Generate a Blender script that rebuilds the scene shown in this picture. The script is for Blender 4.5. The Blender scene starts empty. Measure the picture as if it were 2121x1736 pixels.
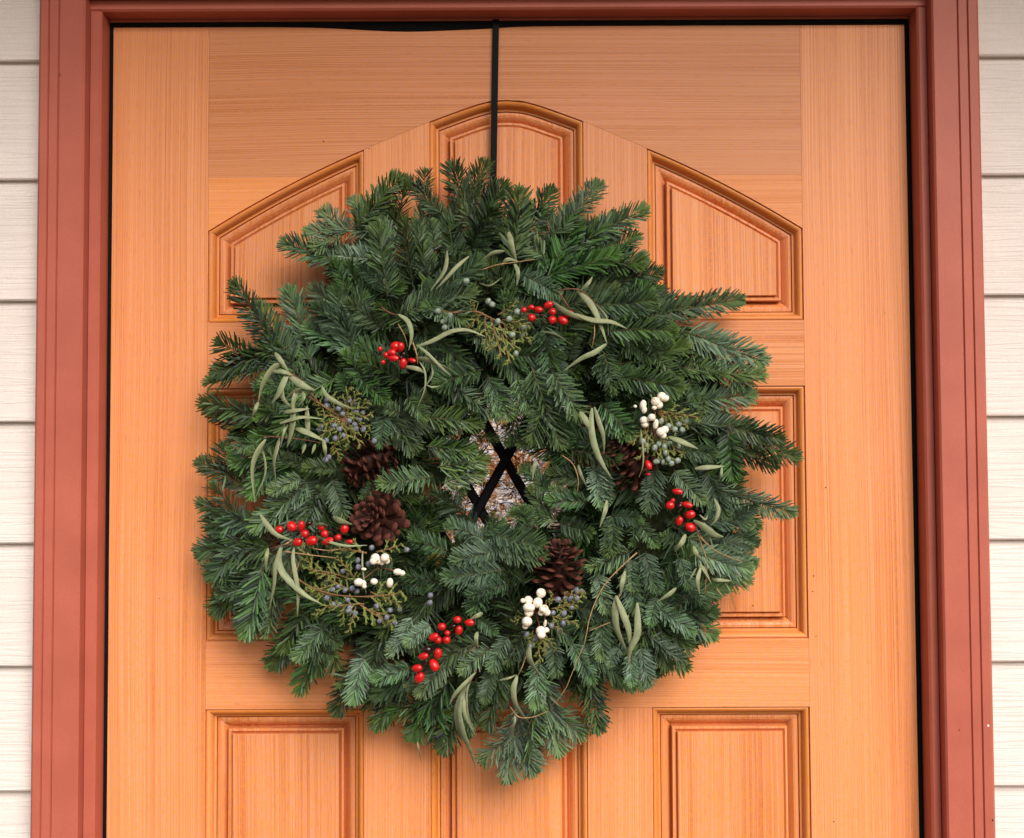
import bpy, math, random
from mathutils import Vector, Matrix
R = math.radians
rnd = random.Random(11)
sc = bpy.context.scene
col = sc.collection

# ------------------------------------------------------------------ camera
PX = 0.5496e-3                       # metres per pixel (2121-wide picture) on the door face
FOC = 2545.0
DIST = FOC * PX
PITCH = math.atan(1.647e-5 * FOC)
ROLL = R(0.28)
CZ = 1.53
cam_d = bpy.data.cameras.new('camera')
cam = bpy.data.objects.new('camera', cam_d)
col.objects.link(cam)
sc.camera = cam
cam_d.sensor_width = 36.0
cam_d.sensor_fit = 'HORIZONTAL'
cam_d.lens = 36.0 * FOC / 2121.0
cam_d.clip_start = 0.05
cam_d.clip_end = 2000
CP = Vector((0, -DIST, CZ))
RT = Vector((1, 0, 0))
FW = Vector((0, math.cos(PITCH), math.sin(PITCH)))
UP = Vector((0, -math.sin(PITCH), math.cos(PITCH)))
r2 = RT * math.cos(ROLL) - UP * math.sin(ROLL)
u2 = RT * math.sin(ROLL) + UP * math.cos(ROLL)
m = Matrix((r2, u2, -FW)).transposed().to_4x4()
m.translation = CP
cam.matrix_world = m

# ------------------------------------------------------------------ light
SUN_EL, SUN_AZ = 36.0, 24.0          # height, degrees to the right of the door's normal
wd = bpy.data.worlds.new('World')
sc.world = wd
wd.use_nodes = True
nt = wd.node_tree
bg = nt.nodes['Background']
sky = nt.nodes.new('ShaderNodeTexSky')
sky.sky_type = 'NISHITA'
sky.sun_disc = False
sky.sun_elevation = R(SUN_EL)
sky.sun_rotation = R(180 - SUN_AZ)
sky.air_density = 1.0
sky.dust_density = 3.5
sky.ozone_density = 0.3
nt.links.new(sky.outputs[0], bg.inputs[0])
bg.inputs[1].default_value = 0.052
sun_d = bpy.data.lights.new('sun', 'SUN')
sun_d.energy = 1.5
sun_d.angle = R(44)
sun_d.color = (1.0, 0.96, 0.93)
sun = bpy.data.objects.new('sun', sun_d)
col.objects.link(sun)
to_sun = Vector((math.sin(R(SUN_AZ)) * math.cos(R(SUN_EL)), -math.cos(R(SUN_AZ)) * math.cos(R(SUN_EL)), math.sin(R(SUN_EL))))
sun.rotation_euler = to_sun.to_track_quat('Z', 'Y').to_euler()
sun.location = (3, -6, 5)
vs = sc.view_settings
vs.view_transform = 'Standard'
vs.look = 'None'
vs.exposure = 1.32
vs.gamma = 1.0
vs.use_curve_mapping = False

# ------------------------------------------------------------------ helpers
def at(px, py, Y=0.0):
    """2121-wide picture pixel -> point on the vertical plane at depth Y"""
    u, v = px - 1060.5, 868.0 - py
    a = u * math.cos(ROLL) + v * math.sin(ROLL)
    b = -u * math.sin(ROLL) + v * math.cos(ROLL)
    d = RT * a + UP * b + FW * FOC
    return CP + d * ((Y - CP.y) / d.y)

class MB:
    def __init__(s):
        s.v, s.f, s.m = [], [], []
    def add(s, vs_, fs, mi=0):
        o = len(s.v)
        s.v += [tuple(p) for p in vs_]
        s.f += [tuple(i + o for i in f) for f in fs]
        s.m += [mi] * len(fs)
    def box(s, a, b, mi=0):
        x0, y0, z0 = a; x1, y1, z1 = b
        s.add([(x0,y0,z0),(x1,y0,z0),(x1,y1,z0),(x0,y1,z0),(x0,y0,z1),(x1,y0,z1),(x1,y1,z1),(x0,y1,z1)],
              [(0,3,2,1),(4,5,6,7),(0,1,5,4),(1,2,6,5),(2,3,7,6),(3,0,4,7)], mi)
    def prism_xz(s, poly, y0, y1):
        """polygon in x,z (counter-clockwise seen from the front) between two depths"""
        n = len(poly)
        s.add([(x, y0, z) for x, z in poly] + [(x, y1, z) for x, z in poly],
              [tuple(range(n)), tuple(range(2*n-1, n-1, -1))] + [((i+1) % n, i, n+i, n+(i+1) % n) for i in range(n)])
    def prism_xy(s, poly, z0, z1):
        n = len(poly)
        s.add([(x, y, z0) for x, y in poly] + [(x, y, z1) for x, y in poly],
              [tuple(range(n-1, -1, -1)), tuple(range(n, 2*n))] + [(i, (i+1) % n, n+(i+1) % n, n+i) for i in range(n)])
    def tube(s, pts, rad, n=6, mi=0, caps=True):
        pts = [Vector(p) for p in pts]
        k = len(pts)
        rr = rad if isinstance(rad, (list, tuple)) else [rad] * k
        vs_, fs = [], []
        t0 = (pts[1] - pts[0]).normalized()
        ref = Vector((0, -1, 0)) if abs(t0.y) < 0.9 else Vector((1, 0, 0))
        for i in range(k):
            t = (pts[min(i+1, k-1)] - pts[max(i-1, 0)]).normalized()
            a = t.cross(ref).normalized(); b = a.cross(t)
            for j in range(n):
                an = 2 * math.pi * j / n
                vs_.append(pts[i] + (a * math.cos(an) + b * math.sin(an)) * rr[i])
        for i in range(k-1):
            for j in range(n):
                fs.append((i*n+j, i*n+(j+1) % n, (i+1)*n+(j+1) % n, (i+1)*n+j))
        if caps:
            fs.append(tuple(range(n-1, -1, -1))); fs.append(tuple((k-1)*n+j for j in range(n)))
        s.add(vs_, fs, mi)
    def mesh(s, name, mats, smooth=False):
        me = bpy.data.meshes.new(name)
        me.from_pydata(s.v, [], s.f)
        for m_ in (mats if isinstance(mats, (list, tuple)) else [mats]):
            me.materials.append(m_)
        if any(s.m):
            me.polygons.foreach_set('material_index', s.m)
        if smooth:
            me.polygons.foreach_set('use_smooth', [True] * len(s.f))
        me.update()
        return me
    def build(s, name, mats, parent=None, smooth=False, fixn=False):
        me = s.mesh(name, mats, smooth)
        if fixn:
            import bmesh
            bm = bmesh.new(); bm.from_mesh(me)
            bmesh.ops.recalc_face_normals(bm, faces=bm.faces)
            bm.to_mesh(me); bm.free()
        return obj(name, me, parent)

def obj(name, me, parent=None, world=True):
    o = bpy.data.objects.new(name, me)
    col.objects.link(o)
    if parent is not None:
        o.parent = parent
        if world:
            p, loc = parent, Vector()
            while p is not None:
                loc += p.location; p = p.parent
            o.location = -loc
    return o

def empty(name, loc, label=None, cat=None):
    o = bpy.data.objects.new(name, None)
    col.objects.link(o)
    o.location = loc
    o.empty_display_size = 0.05
    if label: o['label'] = label
    if cat: o['category'] = cat
    return o

# ------------------------------------------------------------------ materials
class NT:
    def __init__(s, name):
        s.m = bpy.data.materials.new(name); s.m.use_nodes = True
        s.t = s.m.node_tree; s.b = s.t.nodes['Principled BSDF']
    def n(s, typ, **kw):
        nd = s.t.nodes.new(typ)
        for k, v in kw.items(): setattr(nd, k, v)
        return nd
    def l(s, a, b): s.t.links.new(a, b)
    def math(s, op, a, b=None, clamp=False):
        nd = s.n('ShaderNodeMath', operation=op, use_clamp=clamp)
        for i, x in enumerate((a, b)):
            if x is None: continue
            if isinstance(x, (int, float)): nd.inputs[i].default_value = x
            else: s.l(x, nd.inputs[i])
        return nd.outputs[0]
    def noise(s, vec, scale, detail=2, rough=0.5, dist=0.0):
        nd = s.n('ShaderNodeTexNoise')
        nd.inputs['Scale'].default_value = scale; nd.inputs['Detail'].default_value = detail
        nd.inputs['Roughness'].default_value = rough; nd.inputs['Distortion'].default_value = dist
        if vec is not None: s.l(vec, nd.inputs['Vector'])
        return nd.outputs['Fac']
    def scale(s, vec, sx, sy, sz):
        nd = s.n('ShaderNodeVectorMath', operation='MULTIPLY')
        s.l(vec, nd.inputs[0]); nd.inputs[1].default_value = (sx, sy, sz)
        return nd.outputs[0]
    def mix(s, fac, a, b, mode='MIX'):
        nd = s.n('ShaderNodeMix', data_type='RGBA', blend_type=mode)
        for i, x in ((0, fac), (6, a), (7, b)):
            if isinstance(x, (int, float)): nd.inputs[i].default_value = x
            elif isinstance(x, tuple): nd.inputs[i].default_value = (x + (1,))[:4]
            else: s.l(x, nd.inputs[i])
        return nd.outputs[2]
    def ramp(s, fac, stops):
        nd = s.n('ShaderNodeValToRGB')
        e = nd.color_ramp.elements
        while len(e) < len(stops): e.new(0.5)
        for i, (p, c) in enumerate(stops):
            e[i].position = p
            e[i].color = (c, c, c, 1) if isinstance(c, (int, float)) else (c + (1,))[:4]
        s.l(fac, nd.inputs[0])
        return nd.outputs[0]
    def bump(s, h, strength, dist):
        nd = s.n('ShaderNodeBump')
        nd.inputs['Strength'].default_value = strength; nd.inputs['Distance'].default_value = dist
        s.l(h, nd.inputs['Height']); s.l(nd.outputs[0], s.b.inputs['Normal'])
    def set(s, **kw):
        for k, v in kw.items():
            k = k.replace('_', ' ')
            s.b.inputs[k].default_value = (v + (1,))[:4] if isinstance(v, tuple) else v

def mat_wood():
    w = NT('stained_fir')
    tc = w.n('ShaderNodeTexCoord')
    at_ = w.n('ShaderNodeAttribute', attribute_type='OBJECT', attribute_name='grain')
    tone = w.n('ShaderNodeAttribute', attribute_type='OBJECT', attribute_name='tone')
    rot = w.n('ShaderNodeVectorRotate', rotation_type='AXIS_ANGLE')
    rot.inputs['Axis'].default_value = (0, 1, 0)
    w.l(tc.outputs['Object'], rot.inputs['Vector']); w.l(at_.outputs['Fac'], rot.inputs['Angle'])
    oi = w.n('ShaderNodeObjectInfo')
    off = w.math('MULTIPLY', oi.outputs['Random'], 53.0)
    cx = w.n('ShaderNodeCombineXYZ'); w.l(off, cx.inputs[0]); w.l(off, cx.inputs[2])
    ad = w.n('ShaderNodeVectorMath', operation='ADD')
    w.l(rot.outputs[0], ad.inputs[0]); w.l(cx.outputs[0], ad.inputs[1])
    v = ad.outputs[0]
    # gentle wander of the grain
    wob = w.noise(w.scale(v, 2.5, 2.5, 1.1), 1.0, 2)
    wv = w.n('ShaderNodeCombineXYZ'); w.l(w.math('MULTIPLY', w.math('SUBTRACT', wob, 0.5), 0.02), wv.inputs[0])
    ad2 = w.n('ShaderNodeVectorMath', operation='ADD'); w.l(v, ad2.inputs[0]); w.l(wv.outputs[0], ad2.inputs[1])
    v2 = ad2.outputs[0]
    lines = w.noise(w.scale(v2, 880, 880, 2.0), 1.0, 2, 0.6)
    lines2 = w.noise(w.scale(v2, 330, 330, 1.2), 1.0, 2, 0.5)
    bands = w.noise(w.scale(v2, 22, 22, 0.5), 1.0, 2, 0.5)
    flecks = w.noise(w.scale(v2, 900, 900, 60), 1.0, 1, 0.5)
    blot = w.noise(w.scale(v, 9, 9, 5), 1.0, 3, 0.6)
    mott = w.noise(v, 230, 2, 0.6)
    mott2 = w.noise(v, 420, 2, 0.6)
    c = w.mix(w.ramp(lines, [(0.38, 0.0), (0.62, 1.0)]), (0.50, 0.194, 0.094), (0.72, 0.362, 0.222))
    lam = w.n('ShaderNodeAttribute', attribute_type='OBJECT', attribute_name='lam')
    och = w.n('ShaderNodeAttribute', attribute_type='OBJECT', attribute_name='ochre')
    c = w.mix(w.math('MULTIPLY', w.ramp(lines2, [(0.40, 1.0), (0.50, 0.0)]), w.math('ADD', w.math('MULTIPLY', lam.outputs['Fac'], 2.2), 0.28)), c, (0.46, 0.140, 0.050))
    c = w.mix(och.outputs['Fac'], c, (0.66, 0.255, 0.055))
    c = w.mix(w.math('MULTIPLY', w.ramp(bands, [(0.38, 0.0), (0.66, 1.0)]), 0.40), c, (0.76, 0.385, 0.210))
    c = w.mix(w.math('MULTIPLY', w.ramp(blot, [(0.40, 0.0), (0.72, 1.0)]), 0.42), c, (0.72, 0.330, 0.215))
    c = w.mix(w.math('MULTIPLY', w.ramp(mott, [(0.45, 0.0), (0.60, 1.0)]), 0.36), c, (0.75, 0.310, 0.100))
    c = w.mix(w.math('MULTIPLY', w.ramp(mott2, [(0.50, 0.0), (0.62, 1.0)]), 0.25), c, (0.74, 0.27, 0.21))
    c = w.mix(w.math('MULTIPLY', w.ramp(flecks, [(0.60, 0.0), (0.74, 1.0)]), 0.30), c, (0.42, 0.12, 0.040))
    # a few pin knots and dark ticks
    vo = w.n('ShaderNodeTexVoronoi'); vo.inputs['Scale'].default_value = 1.0
    w.l(w.scale(v, 11, 11, 6.5), vo.inputs['Vector'])
    kn = w.ramp(vo.outputs['Distance'], [(0.006, 1.0), (0.014, 0.0)])
    sp = w.n('ShaderNodeSeparateColor'); w.l(vo.outputs['Color'], sp.inputs[0])
    kn = w.math('MULTIPLY', kn, w.math('GREATER_THAN', sp.outputs[0], 0.72))
    c = w.mix(kn, c, (0.12, 0.03, 0.01))
    # glued-up boards within a panel differ a little
    sx_ = w.n('ShaderNodeSeparateXYZ'); w.l(v, sx_.inputs[0])
    wn = w.n('ShaderNodeTexWhiteNoise', noise_dimensions='1D'); w.l(w.math('FLOOR', w.math('MULTIPLY', sx_.outputs[0], 13.0)), wn.inputs['W'])
    bt = w.math('MULTIPLY', w.math('SUBTRACT', wn.outputs['Value'], 0.5), lam.outputs['Fac'])
    tv = w.math('ADD', w.math('ADD', tone.outputs['Fac'], bt), 1.0)
    rn = w.math('ADD', tv, w.math('MULTIPLY', w.math('SUBTRACT', oi.outputs['Random'], 0.5), 0.10))
    hs = w.n('ShaderNodeHueSaturation'); hs.inputs['Saturation'].default_value = 1.14
    w.l(c, hs.inputs['Color']); w.l(rn, hs.inputs['Value'])
    w.l(hs.outputs[0], w.b.inputs['Base Color'])
    w.set(Roughness=0.46)
    w.b.inputs['Specular IOR Level'].default_value = 0.35
    w.bump(w.math('ADD', lines, w.math('MULTIPLY', lines2, 0.6)), 0.10, 0.0006)
    return w.m

def mat_paint(name, c, c2, grain=None, rough=0.5, bump=0.25):
    w = NT(name)
    tc = w.n('ShaderNodeTexCoord'); v = tc.outputs['Object']
    a = w.noise(v, 14, 4, 0.6)
    b = w.noise(v, 520, 2, 0.5)
    cc = w.mix(w.ramp(a, [(0.35, 0.0), (0.7, 1.0)]), c, c2)
    cc = w.mix(w.math('MULTIPLY', w.ramp(b, [(0.4, 0.0), (0.65, 1.0)]), 0.22), cc, tuple(x * 0.72 for x in c))
    vo = w.n('ShaderNodeTexVoronoi'); vo.inputs['Scale'].default_value = 1.0
    w.l(w.scale(v, 16, 16, 9), vo.inputs['Vector'])
    sp = w.n('ShaderNodeSeparateColor'); w.l(vo.outputs['Color'], sp.inputs[0])
    dot = w.math('MULTIPLY', w.ramp(vo.outputs['Distance'], [(0.014, 1.0), (0.024, 0.0)]), w.math('GREATER_THAN', sp.outputs[0], 0.78))
    cc = w.mix(w.math('MULTIPLY', dot, 0.8), cc, (0.05, 0.03, 0.025))
    w.l(cc, w.b.inputs['Base Color'])
    w.set(Roughness=rough)
    w.b.inputs['Specular IOR Level'].default_value = 0.3
    if grain == 'x':
        oi = w.n('ShaderNodeObjectInfo')
        cx = w.n('ShaderNodeCombineXYZ'); w.l(w.math('MULTIPLY', oi.outputs['Random'], 31), cx.inputs[0]); w.l(w.math('MULTIPLY', oi.outputs['Random'], 17), cx.inputs[2])
        ad = w.n('ShaderNodeVectorMath', operation='ADD'); w.l(v, ad.inputs[0]); w.l(cx.outputs[0], ad.inputs[1])
        g = w.noise(w.scale(ad.outputs[0], 5, 40, 130), 1.0, 2, 0.5, 0.6)
        g2 = w.noise(w.scale(ad.outputs[0], 14, 200, 420), 1.0, 2, 0.5)
        h = w.math('ADD', w.ramp(g, [(0.40, 0.0), (0.47, 1.0), (0.53, 1.0), (0.60, 0.0)]), w.math('MULTIPLY', g2, 0.4))
        w.bump(h, bump, 0.0012)
    else:
        g = w.noise(w.scale(v, 260, 260, 9), 1.0, 3, 0.6)
        w.bump(g, bump, 0.0006)
    return w.m

def mat_flat(name, c, rough=0.5, spec=0.5, noise_amt=0.25, nscale=60, metal=0.0, bump=0.0):
    w = NT(name)
    tc = w.n('ShaderNodeTexCoord')
    a = w.noise(tc.outputs['Object'], nscale, 3, 0.6)
    cc = w.mix(w.ramp(a, [(0.35, 0.0), (0.68, 1.0)]), tuple(x * (1 - noise_amt) for x in c), tuple(min(1, x * (1 + noise_amt)) for x in c))
    w.l(cc, w.b.inputs['Base Color'])
    w.set(Roughness=rough, Metallic=metal)
    w.b.inputs['Specular IOR Level'].default_value = spec
    if bump: w.bump(a, bump, 0.001)
    return w.m

def mat_needle():
    w = NT('fir_needle')
    at_ = w.n('ShaderNodeAttribute', attribute_type='GEOMETRY', attribute_name='nv')
    sp = w.n('ShaderNodeSeparateColor'); w.l(at_.outputs['Color'], sp.inputs[0])
    oi = w.n('ShaderNodeObjectInfo')
    tone = w.n('ShaderNodeAttribute', attribute_type='OBJECT', attribute_name='tone')
    c = w.mix(w.ramp(sp.outputs[0], [(0.25, 0.0), (0.8, 1.0)]), (0.002, 0.009, 0.002), (0.064, 0.142, 0.028))  # random dark and light needles paint in shaded gaps and lit edges
    # waxy blue-grey bloom on some sprigs; on single needles also a painted highlight
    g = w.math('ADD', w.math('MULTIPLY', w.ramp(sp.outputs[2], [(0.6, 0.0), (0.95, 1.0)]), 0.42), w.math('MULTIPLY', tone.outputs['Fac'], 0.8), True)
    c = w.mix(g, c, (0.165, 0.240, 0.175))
    # young yellow-green tips
    c = w.mix(w.math('MULTIPLY', w.ramp(sp.outputs[1], [(0.72, 0.0), (1.0, 1.0)]), 0.5), c, (0.105, 0.185, 0.036))
    hs = w.n('ShaderNodeHueSaturation')
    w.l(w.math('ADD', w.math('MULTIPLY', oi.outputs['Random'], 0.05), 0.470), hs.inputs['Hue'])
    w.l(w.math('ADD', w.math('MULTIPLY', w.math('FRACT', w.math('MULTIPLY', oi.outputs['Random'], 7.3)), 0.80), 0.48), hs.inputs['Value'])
    w.l(c, hs.inputs['Color'])
    w.l(hs.outputs[0], w.b.inputs['Base Color'])
    w.set(Roughness=0.5)
    w.b.inputs['Specular IOR Level'].default_value = 0.22
    return w.m

def mat_leaf():
    w = NT('eucalyptus_leaf')
    tc = w.n('ShaderNodeTexCoord'); oi = w.n('ShaderNodeObjectInfo')
    a = w.noise(tc.outputs['Object'], 130, 3, 0.6)
    c = w.mix(w.ramp(a, [(0.35, 0.0), (0.7, 1.0)]), (0.180, 0.212, 0.112), (0.270, 0.305, 0.172))
    c = w.mix(w.math('MULTIPLY', oi.outputs['Random'], 0.55), c, (0.215, 0.215, 0.110))
    w.l(c, w.b.inputs['Base Color'])
    w.set(Roughness=0.55)
    w.b.inputs['Specular IOR Level'].default_value = 0.3
    w.bump(a, 0.2, 0.001)
    return w.m

def mat_glass():
    w = NT('textured_glass')
    tc = w.n('ShaderNodeTexCoord'); v = tc.outputs['Object']
    vo = w.n('ShaderNodeTexVoronoi'); vo.feature = 'SMOOTH_F1'; vo.inputs['Scale'].default_value = 26
    w.l(v, vo.inputs['Vector'])
    a = w.noise(w.scale(v, 1, 1, 1.9), 58, 1, 0.5, 1.4)
    h = w.math('ADD', vo.outputs['Distance'], w.math('MULTIPLY', a, 0.6))
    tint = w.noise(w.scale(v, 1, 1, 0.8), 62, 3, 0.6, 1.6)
    c = w.mix(w.ramp(tint, [(0.44, 0.0), (0.53, 1.0)]), (0.50, 0.20, 0.06), (0.99, 0.97, 0.95))   # clear glass; brown streaks paint in reflections and what lies behind
    w.l(c, w.b.inputs['Base Color'])
    w.set(Roughness=0.03, IOR=1.5)
    w.b.inputs['Transmission Weight'].default_value = 0.95
    w.bump(h, 1.0, 0.0070)
    return w.m

def mat_tallow():
    w = NT('tallow_berry_wax')
    tc = w.n('ShaderNodeTexCoord'); oi = w.n('ShaderNodeObjectInfo')
    ad = w.n('ShaderNodeVectorMath', operation='ADD')
    cx = w.n('ShaderNodeCombineXYZ'); w.l(w.math('MULTIPLY', oi.outputs['Random'], 40), cx.inputs[0])
    w.l(tc.outputs['Object'], ad.inputs[0]); w.l(cx.outputs[0], ad.inputs[1])
    a = w.noise(ad.outputs[0], 1.3, 3, 0.6)
    c = w.mix(w.ramp(a, [(0.58, 0.0), (0.68, 1.0)]), (0.80, 0.72, 0.60), (0.45, 0.22, 0.07))
    w.l(c, w.b.inputs['Base Color']); w.set(Roughness=0.45)
    w.bump(a, 0.15, 0.2)
    return w.m

def mat_berry():
    w = NT('red_berry_skin')
    tc = w.n('ShaderNodeTexCoord'); oi = w.n('ShaderNodeObjectInfo')
    a = w.noise(tc.outputs['Object'], 1.4, 3, 0.6)
    c = w.mix(w.ramp(a, [(0.35, 0.0), (0.65, 1.0)]), (0.46, 0.005, 0.006), (0.66, 0.012, 0.010))
    c = w.mix(w.math('MULTIPLY', oi.outputs['Random'], 0.35), c, (0.34, 0.004, 0.006))
    sx = w.n('ShaderNodeSeparateXYZ'); w.l(tc.outputs['Object'], sx.inputs[0])
    c = w.mix(w.ramp(sx.outputs[2], [(0.90, 0.0), (0.96, 1.0)]), c, (0.02, 0.004, 0.004))   # dried flower end
    w.l(c, w.b.inputs['Base Color']); w.set(Roughness=0.25)
    w.bump(a, 0.1, 0.15)
    return w.m

def mat_juniper_berry(name, ca, cb):
    w = NT(name)
    tc = w.n('ShaderNodeTexCoord'); oi = w.n('ShaderNodeObjectInfo')
    ad = w.n('ShaderNodeVectorMath', operation='ADD')
    cx = w.n('ShaderNodeCombineXYZ'); w.l(w.math('MULTIPLY', oi.outputs['Random'], 40), cx.inputs[0])
    w.l(tc.outputs['Object'], ad.inputs[0]); w.l(cx.outputs[0], ad.inputs[1])
    a = w.noise(ad.outputs[0], 1.6, 4, 0.65)
    c = w.mix(w.ramp(a, [(0.40, 0.0), (0.60, 1.0)]), ca, cb)
    w.l(c, w.b.inputs['Base Color']); w.set(Roughness=0.6)
    return w.m

M = dict(
    wood=mat_wood(),
    red=mat_paint('rust_red_paint', (0.39, 0.096, 0.062), (0.45, 0.115, 0.075), rough=0.5, bump=0.22),
    siding=mat_paint('pale_siding_paint', (0.69, 0.612, 0.570), (0.74, 0.662, 0.620), grain='x', rough=0.6, bump=0.35),
    caulk=mat_flat('white_caulk', (0.78, 0.74, 0.70), 0.5, 0.3, 0.05),
    rubber=mat_flat('black_rubber', (0.004, 0.004, 0.005), 0.7, 0.1),
    core=mat_flat('dark_core', (0.10, 0.035, 0.015), 0.8, 0.2),
    iron=mat_flat('black_iron', (0.003, 0.003, 0.005), 0.6, 0.12, 0.3, 200, bump=0.1),
    hanger=mat_flat('black_coated_steel', (0.003, 0.004, 0.004), 0.5, 0.08, 0.2, 120),
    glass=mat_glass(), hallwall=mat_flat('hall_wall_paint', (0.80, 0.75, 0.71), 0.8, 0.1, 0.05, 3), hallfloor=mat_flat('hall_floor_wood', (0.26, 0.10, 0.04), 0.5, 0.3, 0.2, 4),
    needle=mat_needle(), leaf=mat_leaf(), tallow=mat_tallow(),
    twig=mat_flat('fir_twig', (0.060, 0.058, 0.022), 0.8, 0.2, 0.35, 300),
    stem=mat_flat('dry_stem', (0.34, 0.21, 0.10), 0.7, 0.2, 0.25, 200),
    redstem=mat_flat('reddish_stem', (0.16, 0.065, 0.040), 0.7, 0.2, 0.3, 200),
    darkstem=mat_flat('dark_berry_stem', (0.022, 0.010, 0.008), 0.6, 0.3, 0.3, 200),
    berry=mat_berry(),
    shrivel=mat_flat('withered_berry_skin', (0.025, 0.004, 0.004), 0.25, 0.6, 0.4, 1.5),
    jblue=mat_juniper_berry('blue_juniper_berry', (0.070, 0.075, 0.105), (0.22, 0.23, 0.28)),
    jgreen=mat_juniper_berry('grey_green_juniper_berry', (0.13, 0.175, 0.125), (0.30, 0.36, 0.30)),
    juniper=mat_flat('juniper_scale_leaf', (0.160, 0.190, 0.048), 0.55, 0.3, 0.35, 150),
    junstem=mat_flat('juniper_stem', (0.20, 0.105, 0.045), 0.75, 0.2, 0.3, 150),
    cone=mat_flat('pine_cone_wood', (0.034, 0.010, 0.006), 0.65, 0.2, 0.35, 170, bump=0.2),
    conetip=mat_flat('pine_cone_tip', (0.092, 0.029, 0.019), 0.75, 0.15, 0.35, 250),
    gapshade=mat_flat('gap_shade_stems', (0.014, 0.018, 0.007), 0.9, 0.05, 0.5, 150, bump=0.6),  # stem ring behind the sprigs, its colour standing in for deep shade
    wire=mat_flat('green_wire', (0.02, 0.04, 0.02), 0.4, 0.4),
    porch=mat_flat('grey_porch_deck', (0.13, 0.115, 0.10), 0.7, 0.3, 0.15, 8),
    ceil=mat_flat('porch_ceiling_paint', (0.22, 0.17, 0.13), 0.7, 0.2, 0.08, 8),
    grass=mat_flat('lawn', (0.10, 0.085, 0.035), 0.9, 0.1, 0.35, 2.0),
    plaster=mat_flat('wall_sheathing', (0.45, 0.38, 0.33), 0.8, 0.2, 0.1, 5),
)

# ------------------------------------------------------------------ the setting
g = MB(); g.add([(-900,-900,-0.32),(900,-900,-0.32),(900,900,-0.32),(-900,900,-0.32)], [(0,1,2,3)])
o = g.build('ground', M['grass']); o['kind'] = 'structure'
g = MB(); g.box((-2.6, -2.3, -0.32), (2.6, 0.10, 0.0)); o = g.build('porch_floor', M['porch']); o['kind'] = 'structure'
g = MB(); g.box((-2.6, -0.70, 2.47), (2.6, 0.05, 2.60)); g.box((-2.6, -0.73, 2.44), (2.6, -0.7003, 2.62))  # unseen overhang, its depth set to shade the upper door
o = g.build('porch_ceiling', M['ceil']); o['kind'] = 'structure'

g = MB(); g.box((-1.6, 0.161, -0.05), (1.6, 5.5, 0.0)); o = g.build('hall_floor', M['hallfloor']); o['kind'] = 'structure'
g = MB(); g.box((-0.55, 0.17, 2.6), (0.55, 2.2, 2.65)); o = g.build('hall_ceiling', M['hallfloor']); o['kind'] = 'structure'  # unseen; hides the sky, stops short so daylight reaches the far wall
g = MB(); g.box((-0.5, 5.5, -0.05), (0.5, 5.6, 2.6)); o = g.build('hall_wall', M['hallwall']); o['kind'] = 'structure'
for sx in (-1, 1):
    g = MB(); g.box((min(sx * 0.5, sx * 0.6), 0.17, 0.0), (max(sx * 0.5, sx * 0.6), 5.5, 2.599)); o = g.build('hall_wall', M['hallfloor']); o['kind'] = 'structure'

# key lines of the door, read off the photograph on the door's own plane
YC, YJ = -0.0465, -0.029             # depth of casing face and of jamb face in front of the door
x_dl = at(225, 868, 0).x; x_dr = at(1891, 868, 0).x
z_top = (at(600, 46, 0).z + at(1500, 42, 0).z) / 2
X_cl0 = at(70.5, 868, YC).x; X_cr0 = at(2046, 868, YC).x       # casing outer edges
X_cl1 = at(168, 868, YC).x; X_cr1 = at(1946, 868, YC).x        # casing inner edges
X_jl = at(203, 868, YJ).x; X_jr = at(1915, 868, YJ).x          # jamb inner edges
Z_h = (at(700, 20, YJ).z + at(1400, 18, YJ).z) / 2             # underside of the head jamb
Z_c1 = Z_h + (X_jl - X_cl1)                                    # lower edge of the head casing
Z_TOPW = 2.469
YS = -0.0185

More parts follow.
